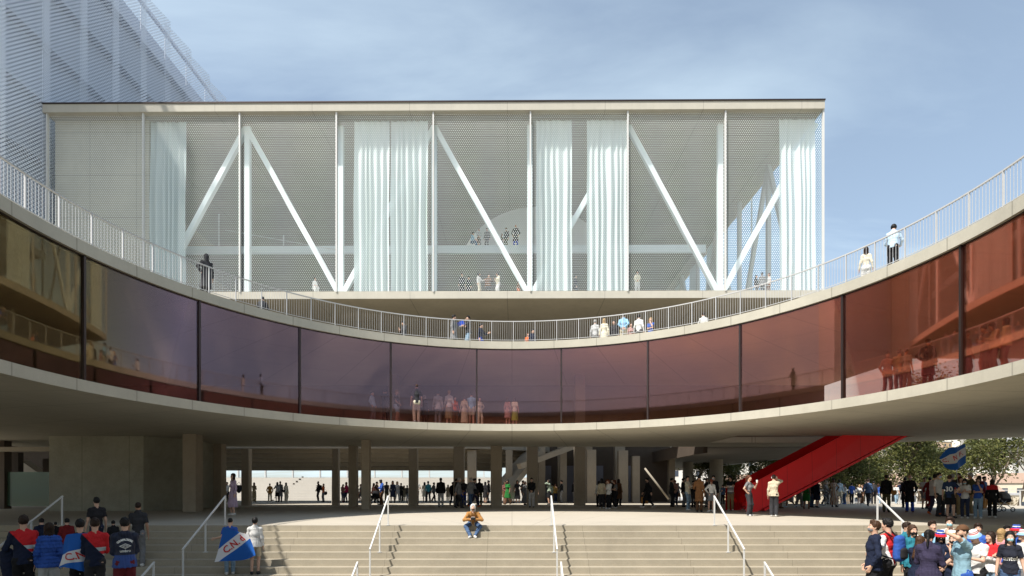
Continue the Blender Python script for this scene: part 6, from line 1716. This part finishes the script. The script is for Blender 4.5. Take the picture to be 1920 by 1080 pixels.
def pram(x, d, rz, label, hood):
    p = at(x, 0, d); th = thing('pram', label, 'pram', (p.x, d, 0), rz)
    Mh = fabric(COL[hood], 'pram_' + hood)
    f = Field((-.6, -.35, .3), (.6, .35, 1.3), .016); f.ecap((-.32, 0, .62), (.25, 0, .62), (.24, .14), (.24, .14), (0, 1, 0), 0); f.plane((0, 0, 1), .72); field_obj('carrycot', f, fabric(COL['dark'], 'pram_dark'), parent=th)
    f = Field((-.6, -.4, .5), (.6, .4, 1.3), .016); f.ell((-.1, 0, .72), (.36, .26, .36), 0); f.ell((.18, 0, .70), (.34, .22, .30), 0, sub=True); f.plane((0, 0, -1), -.70); field_obj('hood', f, Mh, parent=th)
    m = MB()
    for sy in (-.22, .22):
        m.tube([(-.36, sy, .2), (.2, sy, .62), (.42, sy, .98)], .016, 6); m.tube([(.34, sy, .16), (-.1, sy, .6)], .016, 6)
    m.tube([(.42, -.22, .98), (.44, 0, 1.0), (.42, .22, .98)], .018, 6); m.build('frame', M_chrome if hood == 'grey' else M_blk, th, True, local=True)
    for xx, r in ((-.38, .13), (.34, .17)):
        for sy in (-.27, .27):
            m = MB(); m.torus((xx, sy, r), (0, 1, 0), r - .025, .025, 20, 6); wl_ = m.build('wheel', M_blk, th, True, local=True)
            m = MB()
            for a_ in range(5):
                q = a_ * 6.283 / 5; m.bar((xx, sy, r), (xx + (r - .02) * math.cos(q), sy, r + (r - .02) * math.sin(q)), .012, .012, (0, 1, 0))
            m.build('spokes', M_chrome, wl_, local=True)
pram(701.5, 42.6, R_(185), 'black pram with a raised hood right of the nearest pillar', 'black')
pram(1877, 29.6, R_(180), 'grey hooded pram at the right beside the red shouldered hoodie', 'grey')

def bicycle(x, d, rz, label, color, sc_=1.0):
    p = at(x, 0, d); th = thing('bicycle', label, 'bicycle', (p.x, d, 0), rz); th.scale = (sc_,) * 3
    Mf = paint('bike_paint', color, .3, .5)
    m = MB(); bb = (0, 0, .28); st = (-.13, 0, .78); hd = (.36, 0, .80); rw = (-.44, 0, .34); fw = (.54, 0, .34)
    for a_, b_ in ((bb, st), (st, (.37, 0, .74)), (bb, (.39, 0, .66)), (rw, bb), (rw, (-.12, 0, .74)), (fw, hd), (hd, (.33, 0, .92))): m.tube([a_, b_], .017, 7)
    m.build('frame', Mf, th, True, local=True)
    m = MB(); m.ecap = None; m.tube([(-.24, 0, .84), (-.13, 0, .85), (.0, 0, .84)], [.06, .05, .018], 8); m.tube([(-.13, 0, .78), (-.13, 0, .85)], .014, 6); m.build('saddle', M_blk, th, True, local=True)
    m = MB(); m.tube([(.24, -.27, .97), (.34, -.22, .99), (.34, 0, .95), (.34, .22, .99), (.24, .27, .97)], .014, 6); m.build('handlebar', M_blk, th, True, local=True)
    for c_ in (rw, fw):
        m = MB(); m.torus(c_, (0, 1, 0), .325, .018, 32, 6); w_ = m.build('wheel', M_blk, th, True, local=True)
        m = MB(); m.torus(c_, (0, 1, 0), .30, .010, 32, 5)
        for a_ in range(14):
            q = a_ * 6.283 / 14; m.bar(c_, (c_[0] + .3 * math.cos(q), 0, c_[2] + .3 * math.sin(q)), .004, .004, (0, 1, 0))
        m.build('rim', M_chrome, w_, True, local=True)
    m = MB(); m.torus((0, .05, .28), (0, 1, 0), .09, .008, 20, 5); m.bar((0, .06, .28), (.12, .06, .17), .02, .012); m.bar((0, -.06, .28), (-.12, -.06, .39), .02, .012); m.build('crank', M_chrome, th, local=True)
bicycle(772, 43.4, R_(72), 'blue bicycle leaning at the man in a light grey tee', (.03, .09, .18))
bicycle(1555, 40.6, R_(6), 'black bicycle with pale wheel rims behind the striped dress', (.012, .012, .012), 1.12)
bicycle(873, 39.6, R_(12), 'dark bicycle seen between the legs of the talking men', (.02, .02, .02))

# camera and strap of the sitting photographer, cup, folder, carried jacket
pc = local(photog, (0, -.585, .675)); th = thing('camera', 'small silver and black camera held by the sitting photographer', 'camera', pc, 0)
m = MB(); m.box((-.068, -.02, -.042), (.068, .02, .03)); m.build('body', M_blk, th, local=True)
m = MB(); m.box((-.066, -.018, .031), (.066, .018, .047)); m.box((-.022, -.02, .048), (.022, .02, .062)); m.build('top_plate', M_chrome, th, local=True)
m = MB(); m.tube([(0, -.021, -.006), (0, -.05, -.006), (0, -.075, -.006)], [.031, .029, .026], 16); m.build('lens', M_blk, th, local=True)
m = MB(); m.bar((-.07, 0, .02), (-.045, -.02, -.17), .022, .004, (0, 1, 0)); m.bar((-.045, -.02, -.17), (.03, -.03, -.24), .022, .004, (0, 1, 0)); m.bar((.03, -.03, -.24), (.07, 0, .02), .022, .004, (0, 1, 0)); m.build('strap', paint('strap_leather', (.07, .045, .02), .6), th, local=True)
pcup = local(cupw, (.155, -.31, 1.47)); th = thing('cup', 'white paper cup with a straw raised by the woman in a grey crop top', 'cup', pcup)
m = MB(); m.tube([(0, 0, -.06), (0, 0, .06)], [.03, .043], 14); m.build('beaker', paint('paper_white', (.75, .74, .72), .6), th, local=True)
m = MB(); m.tube([(0, 0, .061), (0, 0, .075)], [.045, .04], 14); m.build('lid', paint('paper_white', (.75, .74, .72), .6), th, local=True)
m = MB(); m.tube([(0, 0, .06), (.015, 0, .15)], .005, 6); m.build('straw', M_blk, th, local=True)
p = at(864.5, 608, 29.8); m = MB(); m.bar((p.x - .17, 29.8, p.z - .03), (p.x + .17, 29.75, p.z + .10), .24, .02, (0, 1, 0)); tag(m.build('folder', fabric(COL['royal blue'], 'folder_blue', .5)), 'bright blue folder held between two men on the roof terrace', 'folder')
pj = local(jacketman, (.27, -.16, .86)); f = Field((-.3, -.3, -.45), (.3, .3, .3), .014)
f.ecap((0, 0, .16), (.04, 0, -.28), (.15, .1), (.10, .07), (1, 0, 0), 0); f.cap((.05, .03, .1), (.15, .05, -.38), .06, .045, .04); f.wrinkle(.008, 4, .1)
jo = field_obj('jacket', f, fabric(COL['navy'], 'carried_jacket'), pj); tag(jo, 'dark jacket draped over the arm of the man at the left edge', 'jacket')
M_trim = fabric(COL['red'], 'trim_red')

# ---- lettering laid on a surface
def text_mesh(body, size, font_bold=True):
    cu = bpy.data.curves.new('t', 'FONT'); cu.body = body; cu.size = size; cu.align_x = 'CENTER'; cu.align_y = 'CENTER'
    if font_bold: cu.offset = size * .018
    cu.resolution_u = 4
    ob = bpy.data.objects.new('t', cu); link(ob); dg_ = bpy.context.evaluated_depsgraph_get(); dg_.update()
    me = bpy.data.meshes.new_from_object(ob.evaluated_get(dg_)); bpy.data.objects.remove(ob); bpy.data.curves.remove(cu)
    bm = bmesh.new(); bm.from_mesh(me)
    bmesh.ops.triangulate(bm, faces=bm.faces)
    for _ in range(2):
        es = [e_ for e_ in bm.edges if e_.calc_length() > size * .14]
        if es: bmesh.ops.subdivide_edges(bm, edges=es, cuts=1); bmesh.ops.triangulate(bm, faces=bm.faces)
    v = [tuple(q.co) for q in bm.verts]; bm.verts.index_update(); fc = [[q.index for q in f_.verts] for f_ in bm.faces]; bm.free(); bpy.data.meshes.remove(me)
    return v, fc
def back_letters(o, items, mat, part, side=1, name='lettering'):
    """items: (verts, faces) in (u right as seen, v up); wrapped on the garment by casting along the figure's depth. side=1 back, -1 chest"""
    g = [c_ for c_ in o.children if c_.name.split('.')[0] == part][0]; me = g.data
    bv = BVHTree.FromPolygons([q.co for q in me.vertices], [list(q.vertices) for q in me.polygons])
    flip = -1 if o.scale.x < 0 else 1
    m = MB()
    for v, fc in items:
        vs = []
        for u, w_, *_r in v:
            x = (-u if side == 1 else u) * flip
            hit = bv.ray_cast(Vector((x, .6 * side, w_)), Vector((0, -side, 0)))
            y = (hit[0].y if hit[0] is not None else .1 * side) + .006 * side
            vs.append((x, y, w_))
        m.add(vs, fc)
    oo = m.build(name, mat, None, fix=False); oo.parent = [c_ for c_ in o.children if c_.name.split('.')[0] == part][0]; return oo
M_lett = paint('white_print', (.72, .72, .70), .7); M_redp = paint('red_print', (.50, .02, .02), .7)
def moved(vf, du, dv): return [(a + du, b + dv) for a, b, *_ in vf[0]], vf[1]
# arc of small words, diamond emblem and maker's word on the hooded jacket
arc_items = []
word = 'CLUB NACIONAL DE FOOTBALL'
for i, ch_ in enumerate(word):
    if ch_ == ' ': continue
    a = R_(-52 + 104 * i / (len(word) - 1)); v, fc = text_mesh(ch_, .052)
    arc_items.append(([(.155 * math.sin(a) + x * math.cos(a) + y * math.sin(a), 1.215 + .125 * math.cos(a) - x * math.sin(a) + y * math.cos(a)) for x, y, *_ in v], fc))
def diamond(w_, hgt, th_):
    o_ = [(-w_, 0), (0, hgt), (w_, 0), (0, -hgt)]; k_ = 1 - th_; i_ = [(x * k_, y * k_) for x, y in o_]
    n = 8; vs = []; fs = []
    for j in range(4):
        for t_ in range(n):
            q = t_ / n; vs.append(tuple(o_[j][c_] + (o_[(j + 1) % 4][c_] - o_[j][c_]) * q for c_ in (0, 1))); vs.append(tuple(i_[j][c_] + (i_[(j + 1) % 4][c_] - i_[j][c_]) * q for c_ in (0, 1)))
    N = len(vs)
    for j in range(N // 2): fs.append((2 * j, (2 * j + 2) % N, (2 * j + 3) % N, 2 * j + 1))
    return vs, fs
arc_items += [moved(diamond(.105, .048, .25), 0, 1.225), moved(diamond(.055, .022, .4), 0, 1.225), moved(text_mesh('umbro', .068), 0, 1.135)]
back_letters(umb, arc_items, M_lett, 'hoodie')
back_letters(j30, [moved(text_mesh('30', .27), 0, 1.17)], M_lett, 'jersey', name='shirt_number')
back_letters(antel, [moved(text_mesh('antel', .13), 0, 1.17)], M_lett, 'tee', -1)

# ---- flags: cloth with a woven diagonal band, letters on top
def flag_material(name, k, c0, half):
    t = NT(name); uv = t.n('TexCoord').outputs['UV']; sxn = t.n('SeparateXYZ'); t.l(uv, sxn.inputs[0])
    q = t.math('ABSOLUTE', t.math('SUBTRACT', t.math('SUBTRACT', sxn.outputs[1], t.math('MULTIPLY', sxn.outputs[0], k)), c0))
    c = t.mix(t.math('LESS_THAN', q, half), (.012, .10, .40), (.62, .62, .64)); t.bsdf(c, .75, .25); return t.m
def cloth(name, fn, nu, nv, mat, par, thick=.004):
    m = MB(); vs = [fn(i / nu, j / nv) for j in range(nv + 1) for i in range(nu + 1)]
    fs = [(j * (nu + 1) + i, j * (nu + 1) + i + 1, (j + 1) * (nu + 1) + i + 1, (j + 1) * (nu + 1) + i) for j in range(nv) for i in range(nu)]
    m.add(vs, fs); o = m.build(name, mat, None, True, fix=False); o.parent = par
    ul = o.data.uv_layers.new(name='UVMap')
    for pl_ in o.data.polygons:
        for li in pl_.loop_indices:
            vi = o.data.loops[li].vertex_index; ul.data[li].uv = ((vi % (nu + 1)) / nu, (vi // (nu + 1)) / nv)
    return o
def uv_letters(fn, items, mat, par, out, name='lettering'):
    m = MB()
    for v, fc in items:
        vs = []
        for u, w_, *_ in v:
            u_ = min(max(u, 0), 1); w2 = min(max(w_, 0), 1); e_ = .01
            p0 = Vector(fn(u_, w2)); pu = Vector(fn(min(u_ + e_, 1), w2)) - Vector(fn(max(u_ - e_, 0), w2)); pv = Vector(fn(u_, min(w2 + e_, 1))) - Vector(fn(u_, max(w2 - e_, 0)))
            n_ = pu.cross(pv).normalized()
            if n_.dot(Vector(out)) < 0: n_ = -n_
            vs.append(p0 + n_ * .012)
        m.add(vs, fc)
    o = m.build(name, mat, None, fix=False); o.parent = par; return o
def band_text(word, k, asp, size, u0, v0):
    """letters running along the band: slope k in uv, asp = width/height of the cloth"""
    v, fc = text_mesh(word, size); ang = math.atan(k / asp)
    return [(u0 + (x * math.cos(ang) - y * math.sin(ang)) / asp, v0 + (x * math.sin(ang) + y * math.cos(ang))) for x, y, *_ in v], fc
# cape round the shoulders (u along the back as seen from behind, v up)
fl = thing('flag_cape', 'blue and white lettered flag worn as a cape by the man in the left group', 'flag', cape1.location, cape1.rotation_euler.z); fl.scale = cape1.scale
def cape_fn(u, v):
    a = R_(100) * (u - .5) * 2; q = 1 - v
    rx = .235 + .10 * q ** .8; ry = .16 + .13 * q
    zz_ = 1.475 - q * .70 - .05 * math.cos(a) * 0 - .05 * (abs(u - .5) * 2) ** 2 * (1 - q)
    fold = .022 * q * math.sin(9 * a + 2) + .012 * math.sin(4 * a + 7 * q)
    return (-(rx + fold) * math.sin(a), (ry + fold) * math.cos(a) + .01, zz_ - .06 * q * math.sin(2 * a + .5))
cloth('cloth', cape_fn, 60, 30, flag_material('flag_cloth_cape', .52, .16, .17), fl)
uv_letters(cape_fn, [band_text('C.N. d', .52, 1.25, .27, .50, .42)], M_redp, fl, (0, 1, 0))
# flag trailing from the outstretched arms of the second pair
fl = thing('trailing_flag', 'blue and white lettered flag spread behind the pair on the steps', 'flag', (0, 0, 0))
c2 = cape2.location; dF = c2.y - .30
TLf, TRf, BLf, BRf = at(420, 987, dF), at(466, 1002, dF - .05), at(402, 1054, dF - .12), at(480, 1041, dF - .1)
def trail_fn(u, v):
    q = 1 - v
    a_ = TLf.lerp(TRf, u); b_ = BLf.lerp(BRf, u)
    p_ = a_.lerp(b_, q)
    sag = .06 * math.sin(math.pi * u) * q
    return (p_.x, p_.y + .05 * math.sin(7 * u + 3 * q) * q - .10 * math.sin(math.pi * u) * (1 - q) , p_.z - sag + .03 * math.sin(6.3 * u) * q)
cloth('cloth', trail_fn, 44, 34, flag_material('flag_cloth_trailing', .92, .12, .23), fl)
uv_letters(trail_fn, [band_text('C.N. d', .92, 1.0, .30, .50, .56)], M_redp, fl, (0, -1, 0))
# big flag waving from a pole over the right crowd
dW = flagman.location.y - .35
fl = thing('waving_flag', 'big blue flag with white band and red letters waving on a pole over the crowd', 'flag', (at(1797, 0, dW).x, dW, 0))
ofs = fl.location
base_ = at(1797, 905, dW); tip_ = at(1776, 820, dW - .1)
m = MB(); m.tube([Vector(at(1799, 925, dW)), Vector(at(1787, 838, dW))], .016, 8); m.build('pole', M_chrome, fl, True)
PTS = {}
A0_, A1_, A2_, A3_ = at(1760, 857, dW + .25), at(1798, 836, dW - .15), at(1799, 838, dW - .05), at(1806, 833, dW + .3)
def wave_fn(u, v):
    # three hanging lobes: left, middle, right
    top = [at(1761, 858, dW + .22), at(1779, 839, dW - .05), at(1795, 838, dW - .22), at(1809, 832, dW + .12)]
    bot = [at(1767, 867, dW + .2), at(1782, 881, dW - .05), at(1797, 878, dW - .25), at(1812, 868, dW + .1)]
    s_ = u * 3; k_ = min(int(s_), 2); f_ = s_ - k_
    g_ = f_ * f_ * (3 - 2 * f_)
    a_ = top[k_].lerp(top[k_ + 1], f_); b_ = bot[k_].lerp(bot[k_ + 1], f_)
    p_ = b_.lerp(a_, v)
    p_ = p_ + Vector((0, -.10 * math.sin(math.pi * f_) * (1 if k_ == 1 else -.6), -.04 * math.sin(math.pi * f_) * (1 - v)))
    return (p_.x - ofs.x, p_.y - ofs.y + .03 * math.sin(8 * u + 4 * v), p_.z - ofs.z)
cloth('cloth', wave_fn, 60, 24, flag_material('flag_cloth_waving', .22, .40, .21), fl)
uv_letters(wave_fn, [band_text('C.', .22, 1.3, .30, .20, .45), band_text('N.', .22, 1.3, .30, .53, .52), band_text('F.', .22, 1.3, .30, .84, .59)], M_redp, fl, (0, -1, 0))
